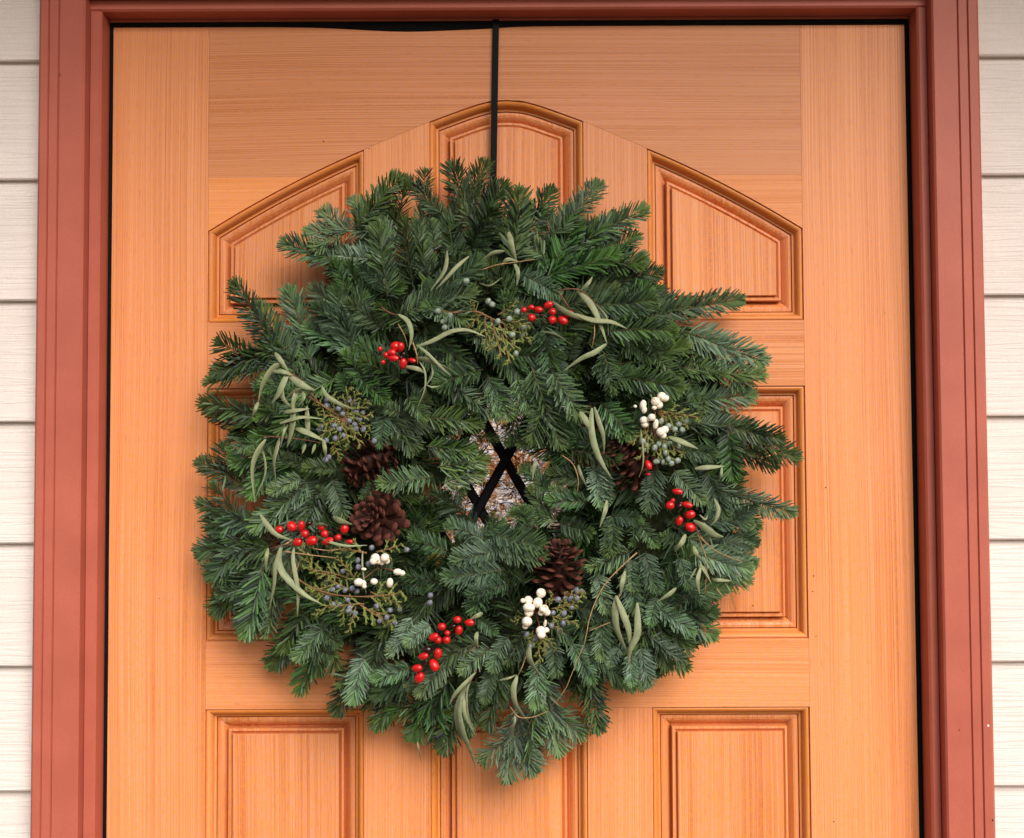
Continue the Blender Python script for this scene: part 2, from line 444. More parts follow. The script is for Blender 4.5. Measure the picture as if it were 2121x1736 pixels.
# ---- house wall: sheathing and lap siding
wall = empty('house_wall', (0, 0.05, 0), 'pale beige lap siding wall around the red door casing', 'wall')
g = MB()
g.box((-2.6, -0.008, 0.0), (X_cl0 + 0.03, 0.16, Z_TOPW)); g.box((X_cr0 - 0.03, -0.008, 0.0), (2.6, 0.16, Z_TOPW))
g.box((X_cl0 + 0.03, -0.008, Z_c1 + 0.06), (X_cr0 - 0.03, 0.16, Z_TOPW))
g.build('sheathing', M['plaster'], wall)
zl = [(at(35, a, YS).z + at(2085, b, YS).z) / 2 for a, b in ((127,121),(371,366),(623,612),(875,861),(1125,1111),(1382,1370),(1640,1628))]
pitch = (zl[0] - zl[-1]) / 6
z0 = sum(z + pitch * i for i, z in enumerate(zl)) / 7
for side in (-1, 1):
    xa, xb = (-2.55, X_cl0 - 0.0022) if side < 0 else (X_cr0 + 0.0022, 2.55)
    k = 3
    while True:
        zb = z0 + pitch * k
        k -= 1
        zt = zb + pitch + 0.012
        if zb > Z_TOPW - 0.05: continue
        if zb < 0.0: break
        zt = min(zt, Z_TOPW)
        jz = rnd.uniform(-0.0008, 0.0008)
        xx = xb + (rnd.uniform(-0.0018, 0.0008) if side < 0 else 0)
        xs = xa + (rnd.uniform(-0.0008, 0.0018) if side > 0 else 0)
        g = MB()
        poly = [(YS - 0.004, zb + jz), (YS - 0.0052, zb + jz + 0.0016), (YS + 0.0036, zt), (-0.0085, zt), (-0.0085, zb + jz)]
        n = 5
        g.add([(xs, y, z) for y, z in poly] + [(xx, y, z) for y, z in poly],
              [tuple(range(n)), tuple(range(2*n-1, n-1, -1))] + [((i+1) % n, i, n+i, n+(i+1) % n) for i in range(n)])
        g.build('siding_board', M['siding'], wall, fixn=True)
    g = MB()
    xo = X_cl0 if side < 0 else X_cr0
    g.tube([(xo + side * 0.0016, -0.0195, 0.01), (xo + side * 0.0016, -0.0195, 1.2), (xo + side * 0.0016, -0.0195, Z_TOPW)], 0.0034, 6)
    g.build('caulk_bead', M['caulk'], wall)

# ---- door frame: casings, jambs, stops, weatherstrips
frame = empty('door_frame', (0, 0, 0), 'rust red painted door casing and jamb around the wooden door', 'door frame')
def groove_profile(xo, xi, gx):
    """front outline of one casing, x from outer to inner edge, with V grooves"""
    s = 1 if xi > xo else -1
    p = [(xo, 0.0), (xo, YC + 0.003), (xo + s * 0.003, YC)]
    for x in gx: p += [(x - s * 0.0011, YC), (x, YC + 0.0022), (x + s * 0.0011, YC)]
    p += [(xi - s * 0.002, YC), (xi, YC + 0.002), (xi, 0.0)]
    return p
for sd in (-1, 1):
    if sd < 0:
        p = groove_profile(X_cl0, X_cl1, [at(92.5, 868, YC).x, at(113.5, 868, YC).x])
    else:
        p = groove_profile(X_cr0, X_cr1, [at(2021.5, 868, YC).x, at(2000.5, 868, YC).x])
    g = MB(); g.prism_xy(p, 0.0, Z_c1 - 0.0003)
    g.build('side_casing', M['red'], frame, fixn=True)
    xa, xb = (X_cl1 + 0.0006, X_jl) if sd < 0 else (X_cr1 - 0.0006, X_jr)
    g = MB()
    s = 1 if xb > xa else -1
    g.prism_xy([(xa, 0.06), (xa, YJ), (xb - s * 0.0022, YJ), (xb, YJ + 0.0022), (xb, 0.06)], 0.0, Z_h - 0.0003)
    g.build('side_jamb', M['red'], frame, fixn=True)
g = MB()
hp = groove_profile(Z_c1 + 0.057, Z_c1, [Z_c1 + 0.045, Z_c1 + 0.033])
n = len(hp)
g.add([(X_cl0, y, z) for z, y in hp] + [(X_cr0, y, z) for z, y in hp],
      [tuple(range(n)), tuple(range(2*n-1, n-1, -1))] + [((i+1) % n, i, n+i, n+(i+1) % n) for i in range(n)])
g.build('head_casing', M['red'], frame, fixn=True)
g = MB()
hp = [(Z_c1 - 0.0006, 0.06), (Z_c1 - 0.0006, YJ), (Z_h + 0.0022, YJ), (Z_h, YJ + 0.0022), (Z_h, 0.06)]
n = len(hp)
g.add([(X_cl1, y, z) for z, y in hp] + [(X_cr1, y, z) for z, y in hp],
      [tuple(range(n)), tuple(range(2*n-1, n-1, -1))] + [((i+1) % n, i, n+i, n+(i+1) % n) for i in range(n)])
g.build('head_jamb', M['red'], frame, fixn=True)
g = MB(); g.box((X_jl + 0.0004, -0.0030, (at(450, 44.5, -0.0030).z + at(1650, 40.5, -0.0030).z) / 2), (X_jr - 0.0004, 0.03, Z_h - 0.0002))
g.build('head_stop', M['red'], frame)
# black compression seals between jamb and door; the head seal sags in the middle
def seal(pts, w, wd):
    g = MB(); vs_, fs = [], []
    cs = [(-w, 0.004), (-w, -0.0006), (-w * 0.45, -0.0022), (w * 0.45, -0.0022), (w, -0.0005), (w, 0.004)]
    for i, (p, k) in enumerate(pts):
        for a, y in cs:
            vs_.append((p[0] + wd[0] * a * k, y, p[1] + wd[1] * a * k))
    n = len(cs)
    for i in range(len(pts) - 1):
        for j in range(n):
            fs.append((i*n+j, i*n+(j+1) % n, (i+1)*n+(j+1) % n, (i+1)*n+j))
    fs += [tuple(range(n)), tuple(range(len(pts)*n-1, (len(pts)-1)*n-1, -1))]
    g.add(vs_, fs)
    return g
sx = (X_jl + 0.0003 + at(227, 868, -0.002).x) / 2; sw = (at(227, 868, -0.002).x - X_jl) / 2
seal([((sx, 0.02 + i * (Z_h - 0.025) / 20), 1 + 0.05 * math.sin(i * 2.1)) for i in range(21)], sw, (1, 0)).build('weatherstrip', M['rubber'], frame, fixn=True)
xe = at(1889.5, 868, -0.002).x
sx = (X_jr - 0.0003 + xe) / 2; sw = (X_jr - xe) / 2
seal([((sx, 0.02 + i * (Z_h - 0.025) / 20), 1 + 0.05 * math.sin(i * 1.7)) for i in range(21)], sw, (1, 0)).build('weatherstrip', M['rubber'], frame, fixn=True)
hpts = []
for i in range(41):
    x = X_jl + 0.003 + (X_jr - X_jl - 0.006) * i / 40
    px = 1060 + x / PX
    lo = 56.0 - 0.0036 * (px - 300) + 10.5 * math.exp(-((px - 850) / 150.0) ** 2) + 2.0 * math.exp(-((px - 1000) / 50.0) ** 2)
    zb = at(px, lo, -0.002).z
    zs_ = at(450, 42, -0.002).z
    hpts.append(((x, (zs_ + zb) / 2), (zs_ - zb) / 2))
g = seal(hpts, 1.0, (0, 1))
g.build('weatherstrip', M['rubber'], frame, fixn=True)

# ---- the door
door = empty('front_door', (0, 0, 0.012), 'orange stained wooden front door with raised panels', 'door')
def wood(o, grain=0.0, tone=0.0):
    o['grain'] = grain; o['tone'] = tone
    return o
HZ = math.pi / 2
Z_BOT = 0.012
xL = at(428.5, 1000, 0).x; xR = at(1670, 1000, 0).x
xa1 = (at(755, 500, 0).x + at(752, 1600, 0).x) / 2
xa2 = (at(888, 400, 0).x + at(893, 1600, 0).x) / 2
xb1 = (at(1205, 400, 0).x + at(1222, 1600, 0).x) / 2
xb2 = (at(1338, 450, 0).x + at(1355, 1600, 0).x) / 2
zU0 = (at(430, 671, 0).z + at(1662, 660, 0).z) / 2        # bottom of the arched row
zM1 = (at(430, 806, 0).z + at(1668, 797, 0).z) / 2        # middle row top
zM0 = (at(430, 1333, 0).z + at(1670, 1318, 0).z) / 2
zB1 = (at(430, 1471, 0).z + at(1683, 1462, 0).z) / 2      # bottom row top
zB0 = 0.26
zSplit = (at(600, 370, 0).z + at(1600, 358, 0).z) / 2
xc = (xa2 + xb1) / 2
zap = at(1046, 207, 0).z
hw = (xb1 - xa2) / 2
zc_sh = (at(888, 253, 0).z + at(1205, 250, 0).z) / 2       # shoulder of the centre panel
zs_in = (at(755, 311, 0).z + at(1338, 305, 0).z) / 2       # inner shoulder of the side panels
zs_out = (at(430, 481, 0).z + at(1662, 470, 0).z) / 2
def arch_c(t):     # t -1..1 across the centre panel
    d = abs(t) * 165
    tab = [(0, 0), (34, 2), (60, 8.2), (86, 16.7), (124, 30), (165, 45)]
    for (d0, v0), (d1, v1) in zip(tab, tab[1:]):
        if d <= d1: return zap - (zap - zc_sh) * (v0 + (v1 - v0) * (d - d0) / (d1 - d0)) / 45
top_c = [(xc + hw * t, arch_c(t)) for t in [1, .88, .75, .62, .5, .4, .3, .2, .1, 0, -.1, -.2, -.3, -.4, -.5, -.62, -.75, -.88, -1]]
def bulge(x0, z0, x1, z1, n=10, b=8.5 * PX):
    return [(x0 + (x1 - x0) * i / n, z0 + (z1 - z0) * i / n + 4 * b * (i / n) * (1 - i / n)) for i in range(n + 1)]
top_l = bulge(xa1, zs_in, xL, zs_out)          # right to left
top_r = bulge(xR, zs_out, xb2, zs_in)
G_ = 0.00025
g = MB()
wi = 0.009
g.box((x_dl + 0.003, 0.0265, Z_BOT), (xa2 + wi, 0.044, z_top)); g.box((xb1 - wi, 0.0265, Z_BOT), (x_dr - 0.003, 0.044, z_top))
g.box((xa2 + wi, 0.0265, Z_BOT), (xb1 - wi, 0.044, zM0 + wi)); g.box((xa2 + wi, 0.0265, zM1 - wi), (xb1 - wi, 0.044, z_top))
g.build('core', M['core'], door)
g = MB(); g.box((x_dl, 0, Z_BOT), (xL - G_, 0.0265, z_top)); wood(g.build('stile', M['wood'], door), 0, 0.0)
g = MB(); g.box((xR + G_, 0, Z_BOT), (x_dr, 0.0265, z_top)); wood(g.build('stile', M['wood'], door), 0, 0.02)
# top rail: a darker wide board over a paler strip that follows the arch
def z_on(poly, x):
    ps = sorted(poly)
    for (x0, z0_), (x1, z1_) in zip(ps, ps[1:]):
        if x0 <= x <= x1: return z0_ + (z1_ - z0_) * (x - x0) / (x1 - x0)
def x_at_z(poly, z):
    for (x0, z0_), (x1, z1_) in zip(poly, poly[1:]):
        if (z0_ - z) * (z1_ - z) <= 0 and z0_ != z1_: return x0 + (x1 - x0) * (z - z0_) / (z1_ - z0_)
archline = top_l[::-1] + top_c[::-1] + top_r[::-1]            # left to right, joined by the mullion tops
xsl = x_at_z(top_l, zSplit); xsr = x_at_z(top_r, zSplit)
low = [(xsl, zSplit)] + [p for p in archline if xsl < p[0] < xsr] + [(xsr, zSplit)]
g = MB(); g.prism_xz([(xL, zSplit)] + low + [(xR, zSplit), (xR, z_top), (xL, z_top)], 0, 0.0264)
wood(g.build('top_rail', M['wood'], door, fixn=True), HZ, -0.10)
g = MB(); g.prism_xz([(xL, zs_out)] + [p for p in top_l[::-1] if p[0] > xL and p[0] < xsl] + [(xsl - 0.0003, zSplit - 0.0002), (xL, zSplit - 0.0002)], 0, 0.0264)
wood(g.build('top_rail', M['wood'], door, fixn=True), HZ, 0.06)['ochre'] = 0.25
g = MB(); g.prism_xz([(xsr + 0.0003, zSplit - 0.0002)] + [p for p in top_r[::-1] if p[0] > xsr and p[0] < xR] + [(xR, zs_out), (xR, zSplit - 0.0002)], 0, 0.0264)
wood(g.build('top_rail', M['wood'], door, fixn=True), HZ, 0.08)['ochre'] = 0.25
for za, zb in ((zU0, zM1), (zM0, zB1), (zB0, Z_BOT)):
    g = MB(); g.box((xL, 0, min(za, zb)), (xR, 0.0264, max(za, zb)))
    wood(g.build('rail', M['wood'], door), HZ, rnd.uniform(-0.02, 0.06))
for za, zb, tops in ((zU0, None, True), (zM0, zM1, False), (zB0, zB1, False)):
    for x0, x1, s in ((xa1, xa2, -1), (xb1, xb2, 1)):
        zl_, zr_ = ((zs_in, zc_sh) if s < 0 else (zc_sh, zs_in)) if tops else (zb, zb)
        g = MB(); g.prism_xz([(x0, za + G_), (x1, za + G_), (x1, zr_ - G_), (x0, zl_ - G_)], 0, 0.0263)
        wood(g.build('mullion', M['wood'], door, fixn=True), 0, rnd.uniform(0.0, 0.07))

mm = 0.001
STICK = [(0.0, 0.0), (0.15, 3.4), (1.0, 3.6), (1.2, 1.9), (2.4, 1.6), (3.8, 2.1), (5.2, 3.4), (6.4, 5.6), (7.2, 8.6), (7.6, 11.2), (7.9, 11.4), (10.0, 11.5), (10.15, 16.0)]
FIELD = [(10.2, 16.0), (11.0, 15.9), (11.2, 12.6), (14.0, 12.5), (16.6, 13.6), (18.9, 15.8), (20.9, 18.6), (22.6, 21.8), (23.2, 22.0), (23.5, 10.4), (23.9, 9.7), (26.2, 9.6), (26.6, 10.2), (28.9, 13.0), (29.1, 7.6), (29.7, 6.9)]
def panel(x0, x1, za, top, glazed=False):
    """top: height, or a list of (x, z) from left to right that the upper edge follows"""
    flat = not isinstance(top, list)
    N_ = 2 if flat else 17
    def ztop(x): return top if flat else z_on(top, min(max(x, top[0][0]), top[-1][0]))
    def loop(i, d):
        i *= mm; d *= mm
        L = [(x0 + i, d, za + i), (x1 - i, d, za + i)]
        for k in range(N_):
            t = 1 - k / (N_ - 1)
            x = x0 + i + (x1 - x0 - 2 * i) * t
            e_ = 0.004
            sl = 0 if flat else (ztop(x + e_) - ztop(x - e_)) / (2 * e_)
            L.append((x, d, ztop(x) - i * math.sqrt(1 + sl * sl)))
        return L
    n = 2 + N_
    groups = [[0], [1], list(range(2, n - 1)), [n - 1]]
    L = [loop(*p) for p in STICK]
    for k, idx in enumerate(groups):
        g = MB()
        for a, b in zip(L, L[1:]):
            for i in idx:
                j = (i + 1) % n
                g.add([a[i], a[j], b[j], b[i]], [(0, 1, 2, 3)])
        p, q = L[0][idx[0]], L[0][(idx[-1] + 1) % n]
        ang = math.atan2(q[0] - p[0], q[2] - p[2]) % math.pi
        if k == 2 and not flat and abs(q[2] - p[2]) < 0.01: ang = HZ
        wood(g.build('moulding', M['wood'], door), (math.pi - ang) % math.pi, rnd.uniform(-0.06, 0.02))['ochre'] = 0.5
    if not glazed:
        L = [loop(*p) for p in FIELD]
        g = MB()
        for a, b in zip(L, L[1:]):
            for i in range(n):
                j = (i + 1) % n
                g.add([a[i], a[j], b[j], b[i]], [(0, 1, 2, 3)])
        g.add(L[-1], [tuple(range(n))])
        wood(g.build('panel', M['wood'], door), 0, rnd.uniform(0.0, 0.06))['lam'] = 0.16
panel(xL, xa1, zU0, top_l[::-1]); panel(xa2, xb1, zU0, top_c[::-1]); panel(xb2, xR, zU0, top_r[::-1])
panel(xL, xa1, zM0, zM1); panel(xb2, xR, zM0, zM1)
panel(xL, xa1, zB0, zB1); panel(xa2, xb1, zB0, zB1); panel(xb2, xR, zB0, zB1)
panel(xa2, xb1, zM0, zM1, True)
# glazed centre panel: textured pane, curtain behind it, black lattice in front
gi = 0.0102
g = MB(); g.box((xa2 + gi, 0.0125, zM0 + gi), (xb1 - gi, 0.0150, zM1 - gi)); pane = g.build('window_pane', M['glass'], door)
pane['label'] = 'rippled textured glass seen through the wreath'
cgx = at(1047, 952, 0.006)
LX, LZ = 55 * PX * 2, 99 * PX * 2
def bar(p, q, w, y0, y1):
    a = Vector((q[0] - p[0], q[1] - p[1])).normalized(); nrm = Vector((-a.y, a.x)) * w / 2
    g = MB()
    P = [Vector(p) - nrm, Vector(q) - nrm, Vector(q) + nrm, Vector(p) + nrm]
    c = 0.0015
    inn = [Vector(p) - nrm * .7, Vector(q) - nrm * .7, Vector(q) + nrm * .7, Vector(p) + nrm * .7]
    g.add([(v.x, y1, v.y) for v in P] + [(v.x, y0 + c, v.y) for v in P] + [(v.x, y0, v.y) for v in inn],
          [(3, 2, 1, 0)] + [(i, (i+1) % 4, 4 + (i+1) % 4, 4 + i) for i in range(4)] + [(4+i, 4 + (i+1) % 4, 8 + (i+1) % 4, 8 + i) for i in range(4)] + [(8, 9, 10, 11)])
    return g.build('lattice_bar', M['iron'], door, fixn=True)
bx0, bx1, bz0, bz1 = xa2 + gi, xb1 - gi, zM0 + gi, zM1 - gi
slope = LZ / LX
for sgn in (1, -1):
    for k in range(-8, 9):
        # z = cz + sgn*slope*(x-cx) + k*LZ
        f = lambda x: cgx.z + sgn * slope * (x - cgx.x) + k * LZ
        pts = []
        for x in (bx0, bx1):
            if bz0 <= f(x) <= bz1: pts.append((x, f(x)))
        for z in (bz0, bz1):
            x = cgx.x + (z - k * LZ - cgx.z) / (sgn * slope)
            if bx0 < x < bx1: pts.append((x, z))
        if len(pts) == 2 and (Vector(pts[0]) - Vector(pts[1])).length > 0.02:
            pts.sort(key=lambda p: p[1])
            yy = 0.0 if sgn > 0 else 0.0031
            bar(pts[0], pts[1], 0.0108, 0.0060 + yy, 0.0090 + yy)

# ---- pin knots, nail heads and paint flecks
def spot(name, px, py, Y, r, mat, parent):
    p = at(px, py, Y)
    g = MB(); n = 8
    g.add([(p.x + r * math.cos(i * math.pi / 4) * (1 if i % 3 else 0.8), p.y + 0.002, p.z + r * math.sin(i * math.pi / 4)) for i in range(n)] +
          [(p.x + r * .7 * math.cos(i * math.pi / 4), p.y - 0.0003, p.z + r * .7 * math.sin(i * math.pi / 4)) for i in range(n)],
          [tuple(range(n, 2 * n))] + [(i, (i + 1) % n, n + (i + 1) % n, n + i) for i in range(n)])
    return g.build(name, mat, parent)
for px, py, r in ((670,293,.0013),(765,308,.0009),(1710,1010,.0012),(1685,1193,.0012),(1727,1702,.0012),(1683,1225,.0010),(1690,1318,.0009),(1560,1255,.0008),(330,1240,.0007)):
    spot('pin_knot', px, py, 0.0, r, M['core'], door)
for px, py, r, k in ((1987,1512,.0012,'core'),(2056,1699,.0013,'rubber'),(2047,1503,.0017,'caulk'),(1995,1390,.0007,'core')):
    spot('nail_head', px, py, YC, r, M[k], frame)

# ---- over-the-door hanger
hang = empty('wreath_hanger', tuple(at(1026, 50, -0.002)), 'narrow black metal wreath hanger strap hooked over the door top', 'hanger')
hx = [at(1027, 58, -0.003), at(1024, 230, -0.0032), at(1021.5, 400, -0.0034), at(1018, 640, -0.0036)]
hw_ = 7.4e-3 / 2
g = MB()
path = [(hx[0].x + 0.0002, 0.0, z_top + 0.0012)] + [(p.x, p.y, p.z) for p in hx] 
def strap(pts, w, th, cup=0.0):
    vs_, fs = [], []
    k = len(pts)
    P = [Vector(p) for p in pts]
    for i, p in enumerate(P):
        t = (P[min(i+1, k-1)] - P[max(i-1, 0)]).normalized()
        x = Vector((1, 0, 0)); x = (x - t * x.dot(t)).normalized(); nn = x.cross(t)
        for a, b in ((-w, -th), (-w * .8, th), (w * .8, th), (w, -th)):
            vs_.append(p + x * a + nn * b)
    for i in range(k-1):
        for j in range(4): fs.append((i*4+j, i*4+(j+1) % 4, i*4+4+(j+1) % 4, i*4+4+j))
    fs += [(3, 2, 1, 0), tuple((k-1)*4+j for j in range(4))]
    return vs_, fs
top = [(hx[0].x, 0.047, z_top - 0.02), (hx[0].x, 0.0465, z_top + 0.001), (hx[0].x, 0.045, z_top + 0.0018), (hx[0].x, 0.0, z_top + 0.0018), (hx[0].x, -0.0024, z_top + 0.0006), (hx[0].x, -0.003, z_top - 0.004)]
body = [(p.x, p.y, p.z) for p in hx]
g.add(*strap(top + body, hw_, 0.0011))
g.build('strap', M['hanger'], hang, fixn=True)
e = Vector(body[-1])
g = MB()
g.add(*strap([e + Vector((0, 0.0022, 0.03)), e + Vector((0, 0, -0.004)), e + Vector((0, -0.006, -0.018)), e + Vector((0, -0.02, -0.026)), e + Vector((0, -0.036, -0.022)), e + Vector((0, -0.044, -0.008)), e + Vector((0, -0.046, 0.012))], hw_ * 0.96, 0.0011))
g.build('hook', M['hanger'], hang, fixn=True)

# ------------------------------------------------------------------ the wreath
WC = (1037.0, 968.0)                 # centre of the wreath in the picture
R0 = 345.0                           # radius of its wire ring in pixels
wc3 = at(WC[0], WC[1], -0.05)
wreath = empty('fir_wreath', (wc3.x, -0.004, wc3.z - 0.34), 'large round noble fir wreath with cones and berries hanging on the wooden door', 'wreath')
def front(px, py):
    r = math.hypot(px - WC[0], py - WC[1])
    s = (r - R0) / 300.0
    return 0.042 + 0.070 * math.sqrt(max(0.0, 1 - s * s))
# wire ring, and a fat ring coloured near black for the shade between sprigs
def ring(rad, y, tr, name, mat, n=64, flat=1.0):
    g = MB()
    vs_, fs = [], []
    for i in range(n):
        a = 2 * math.pi * i / n
        for j in range(8):
            b = 2 * math.pi * j / 8
            rr = rad + tr * math.cos(b) * (1 + (0.25 * math.sin(i * 2.3 + j) if flat < 1 else 0))
            vs_.append((wc3.x + rr * math.cos(a), y + tr * flat * math.sin(b), wc3.z + rr * math.sin(a)))
    for i in range(n):
        for j in range(8):
            fs.append((i*8+j, ((i+1) % n)*8+j, ((i+1) % n)*8+(j+1) % 8, i*8+(j+1) % 8))
    g.add(vs_, fs)
    return g.build(name, mat, wreath, smooth=True)
ring(R0 * PX, -0.030, 0.058, 'gap_shade_ring', M['gapshade'], flat=0.30)
ring(R0 * PX, -0.044, 0.0022, 'wire_ring', M['wire'])

# ---- fir sprigs
def needles(P, T, N, B, L, dens, rr, s0=0.0, s1=1.0, wscale=1.0, full=0.5):
    """needles along a curved shoot; P(t), T, N, B frames; returns verts, faces, colours"""
    V, F_, C_ = [], [], []
    steps = max(8, int(L / dens))
    for i in range(steps):
        t0_ = s0 + (s1 - s0) * (i + rr.random() * 0.3) / steps
        t = t0_
        p, tv, nv, bv = P(t), T(t), N(t), B(t)
        per = [(-1, 0), (1, 0), (-1, 3), (1, 3)]
        if rr.random() < full: per.append((rr.choice((-1, 1)), 1))
        if rr.random() < full: per.append((rr.choice((-1, 1)), 2))
        for sd, kind in per:
            if rr.random() < 0.05: continue
            if kind == 3:
                t = min(1.0, t0_ + 0.5 * (s1 - s0) / steps); p = P(t)
            else:
                t = t0_; p = P(t)
            if kind == 0: ph = sd * R(rr.gauss(80, 9))
            elif kind == 3: ph = sd * R(rr.gauss(60, 9))
            elif kind == 1: ph = sd * R(rr.gauss(38, 20))
            else: ph = sd * R(rr.gauss(118, 18))
            a = R(69 - 28 * t ** 3 + rr.gauss(0, 3.5))
            if kind in (1, 3): a *= 0.82
            tip = 1 - 0.42 * max(0, (t - 0.78) / 0.22) ** 1.5
            base = 0.82 + 0.18 * min(1, t / 0.15)
            ln = 0.0190 * tip * base * rr.uniform(0.84, 1.12) * (0.62 if kind == 1 else 0.88 if kind == 3 else 1)
            rad = nv * math.cos(ph) + bv * math.sin(ph)
            d = (tv * math.cos(a) + rad * math.sin(a)).normalized()
            # needles sweep forward and up
            bend = (tv * rr.uniform(0.2, 0.7) + nv * rr.uniform(0.0, 0.6)) * ln * 0.33
            side = d.cross(nv + rad * 0.25 + bv * rr.gauss(0, 0.45) + tv * rr.gauss(0, 0.3))
            if side.length < 1e-4: side = d.cross(bv)
            side.normalize()
            w = 0.00083 * wscale * rr.uniform(0.85, 1.15)
            o = len(V)
            up = side.cross(d) * 0.00035
            for s_, ww in ((0.0, 0.45), (0.3, 0.95), (0.8, 1.0), (1.0, 0.55)):
                c = p + d * (ln * s_) + bend * (s_ * s_)
                V.append(c - side * (w * ww)); V.append(c + side * (w * ww) + up)
            F_ += [(o, o+1, o+3, o+2), (o+2, o+3, o+5, o+4), (o+4, o+5, o+7, o+6)]
            cv = (rr.random(), t, rr.random(), 1.0)
            C_ += [cv] * 8
    # crown of needles round the end bud
    p, tv, nv, bv = P(s1), T(s1), N(s1), B(s1)
    for i in range(11):
        ph = i * 2.4; a = R(12 + 32 * (i / 11.0))
        d = (tv * math.cos(a) + (nv * math.cos(ph) + bv * math.sin(ph)) * math.sin(a)).normalized()
        ln = 0.0115 * rr.uniform(0.8, 1.15); side = d.cross(nv + bv * rr.gauss(0, 0.4)).normalized()
        w = 0.0009 * wscale; o = len(V)
        for s_, ww in ((0.0, 0.6), (0.4, 1.0), (0.8, 0.9), (1.0, 0.4)):
            c = p + d * (ln * s_)
            V.append(c - side * (w * ww)); V.append(c + side * (w * ww))
        F_ += [(o, o+1, o+3, o+2), (o+2, o+3, o+5, o+4), (o+4, o+5, o+7, o+6)]
        C_ += [(rr.random(), 1.0, rr.random(), 1.0)] * 8
    return V, F_, C_

def shoot_frames(p0, d0, L, up, curl, sway):
    """parabolic shoot: rises by curl*L towards up and strays by sway*L sideways"""
    sd = d0.cross(up).normalized()
    P = lambda t: p0 + d0 * (L * t) + up * (curl * L * t * t) + sd * (sway * L * t * t)
    T = lambda t: (d0 + up * (2 * curl * t) + sd * (2 * sway * t)).normalized()
    def N(t):
        tv = T(t); return (up - tv * up.dot(tv)).normalized()
    B = lambda t: T(t).cross(N(t))
    return P, T, N, B

def make_sprig(seed, L, curl, sway, branches, full):
    rr = random.Random(seed)
    V, F_, C_ = [], [], []
    tw = MB()
    X, Z = Vector((1, 0, 0)), Vector((0, 0, 1))
    def one(p0, d0, L_, c_, s_, r0, full_):
        P, T, N, B = shoot_frames(p0, d0, L_, Z, c_, s_)
        v, f, c = needles(P, T, N, B, L_, 0.0029, rr, 0.05, 1.0, 1.0, full_)
        o = len(V); V.extend(v); F_.extend(tuple(i + o for i in q) for q in f); C_.extend(c)
        tw.tube([P(t) for t in (0, .25, .5, .75, 1)], [r0, r0 * .9, r0 * .8, r0 * .65, r0 * .4], 5)
        return P, T, B
    P, T, B = one(Vector((0, 0, 0)), X, L, curl, sway, 0.0011, full)
    for t, ang, k in branches:
        d = (T(t) * math.cos(R(abs(ang))) + B(t) * math.sin(R(ang)) + Z * 0.05).normalized()
        one(P(t), d, L * k, curl * 0.7, sway * (1 if ang > 0 else -1) * 0.5, 0.0009, full * 0.8)
    me = bpy.data.meshes.new('fir_needles')
    me.from_pydata([tuple(v) for v in V], [], F_)
    ca = me.color_attributes.new('nv', 'FLOAT_COLOR', 'POINT')
    ca.data.foreach_set('color', [x for c in C_ for x in c])
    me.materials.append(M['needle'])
    end = P(1.0)
    return dict(needles=me, twig=tw.mesh('fir_twig', M['twig'], True), L=end.length, end=end, raw=(V, F_, C_))

SPR = {}
specs = []
for i, L in enumerate([0.055, 0.065, 0.075, 0.085, 0.095, 0.105, 0.115, 0.13]):
    specs.append((100 + i, L, rnd.uniform(-0.05, 0.12), rnd.uniform(-0.10, 0.10), [], 0.62))
    specs.append((200 + i, L, rnd.uniform(0.00, 0.15), rnd.uniform(-0.14, 0.14), [], 0.45))
    if L > 0.08:
        specs.append((300 + i, L, rnd.uniform(-0.02, 0.10), rnd.uniform(-0.08, 0.08), [(0.42, 44, 0.5), (0.47, -42, 0.48)], 0.45))
        specs.append((400 + i, L, rnd.uniform(-0.02, 0.10), rnd.uniform(-0.08, 0.08), [(0.5, rnd.choice((46, -46)), 0.45)], 0.5))
sprigs = [(make_sprig(*s), bool(s[4])) for s in specs]

def sprig_matrix(base, tip, spec, roll):
    x = (tip - base); Lw = x.length; x.normalize()
    f = Vector((0, -1, 0)); z = (f - x * f.dot(x))
    if z.length < 0.15: z = Vector((0, 0, 1)) - x * x.z
    z.normalize(); y = z.cross(x)
    c, s = math.cos(roll), math.sin(roll)
    y2 = y * c + z * s; z2 = z * c - y * s
    mtx = Matrix((x, y2, z2)).transposed()
    # turn so that the curved shoot's END (not its first direction) lands on the tip
    e = spec['end'].normalized()
    q = e.rotation_difference(Vector((1, 0, 0))).to_matrix()
    sc_ = Lw / spec['L']
    m4 = (mtx @ q).to_4x4() @ Matrix.Diagonal((sc_, sc_, sc_, 1))
    m4.translation = base
    return m4
HOLE = [(1000,868),(1085,872),(1092,905),(1075,935),(1120,975),(1150,1010),(1165,1060),(1120,1048),(1090,1078),(1045,1072),(1010,1052),(968,1036),(985,1000),(962,965),(985,915)]
def in_hole(x, y, poly=HOLE):
    c = False
    for i in range(len(poly)):
        (x0, y0), (x1, y1) = poly[i-1], poly[i]
        if (y0 > y) != (y1 > y) and x < (x1 - x0) * (y - y0) / (y1 - y0) + x0: c = not c
    return c
def near_hole(x, y, pad=26):
    return any(in_hole(x + dx, y + dy) for dx, dy in ((0,0),(pad,0),(-pad,0),(0,pad),(0,-pad)))
nspr = [0]
wr_w = Vector(wreath.location)
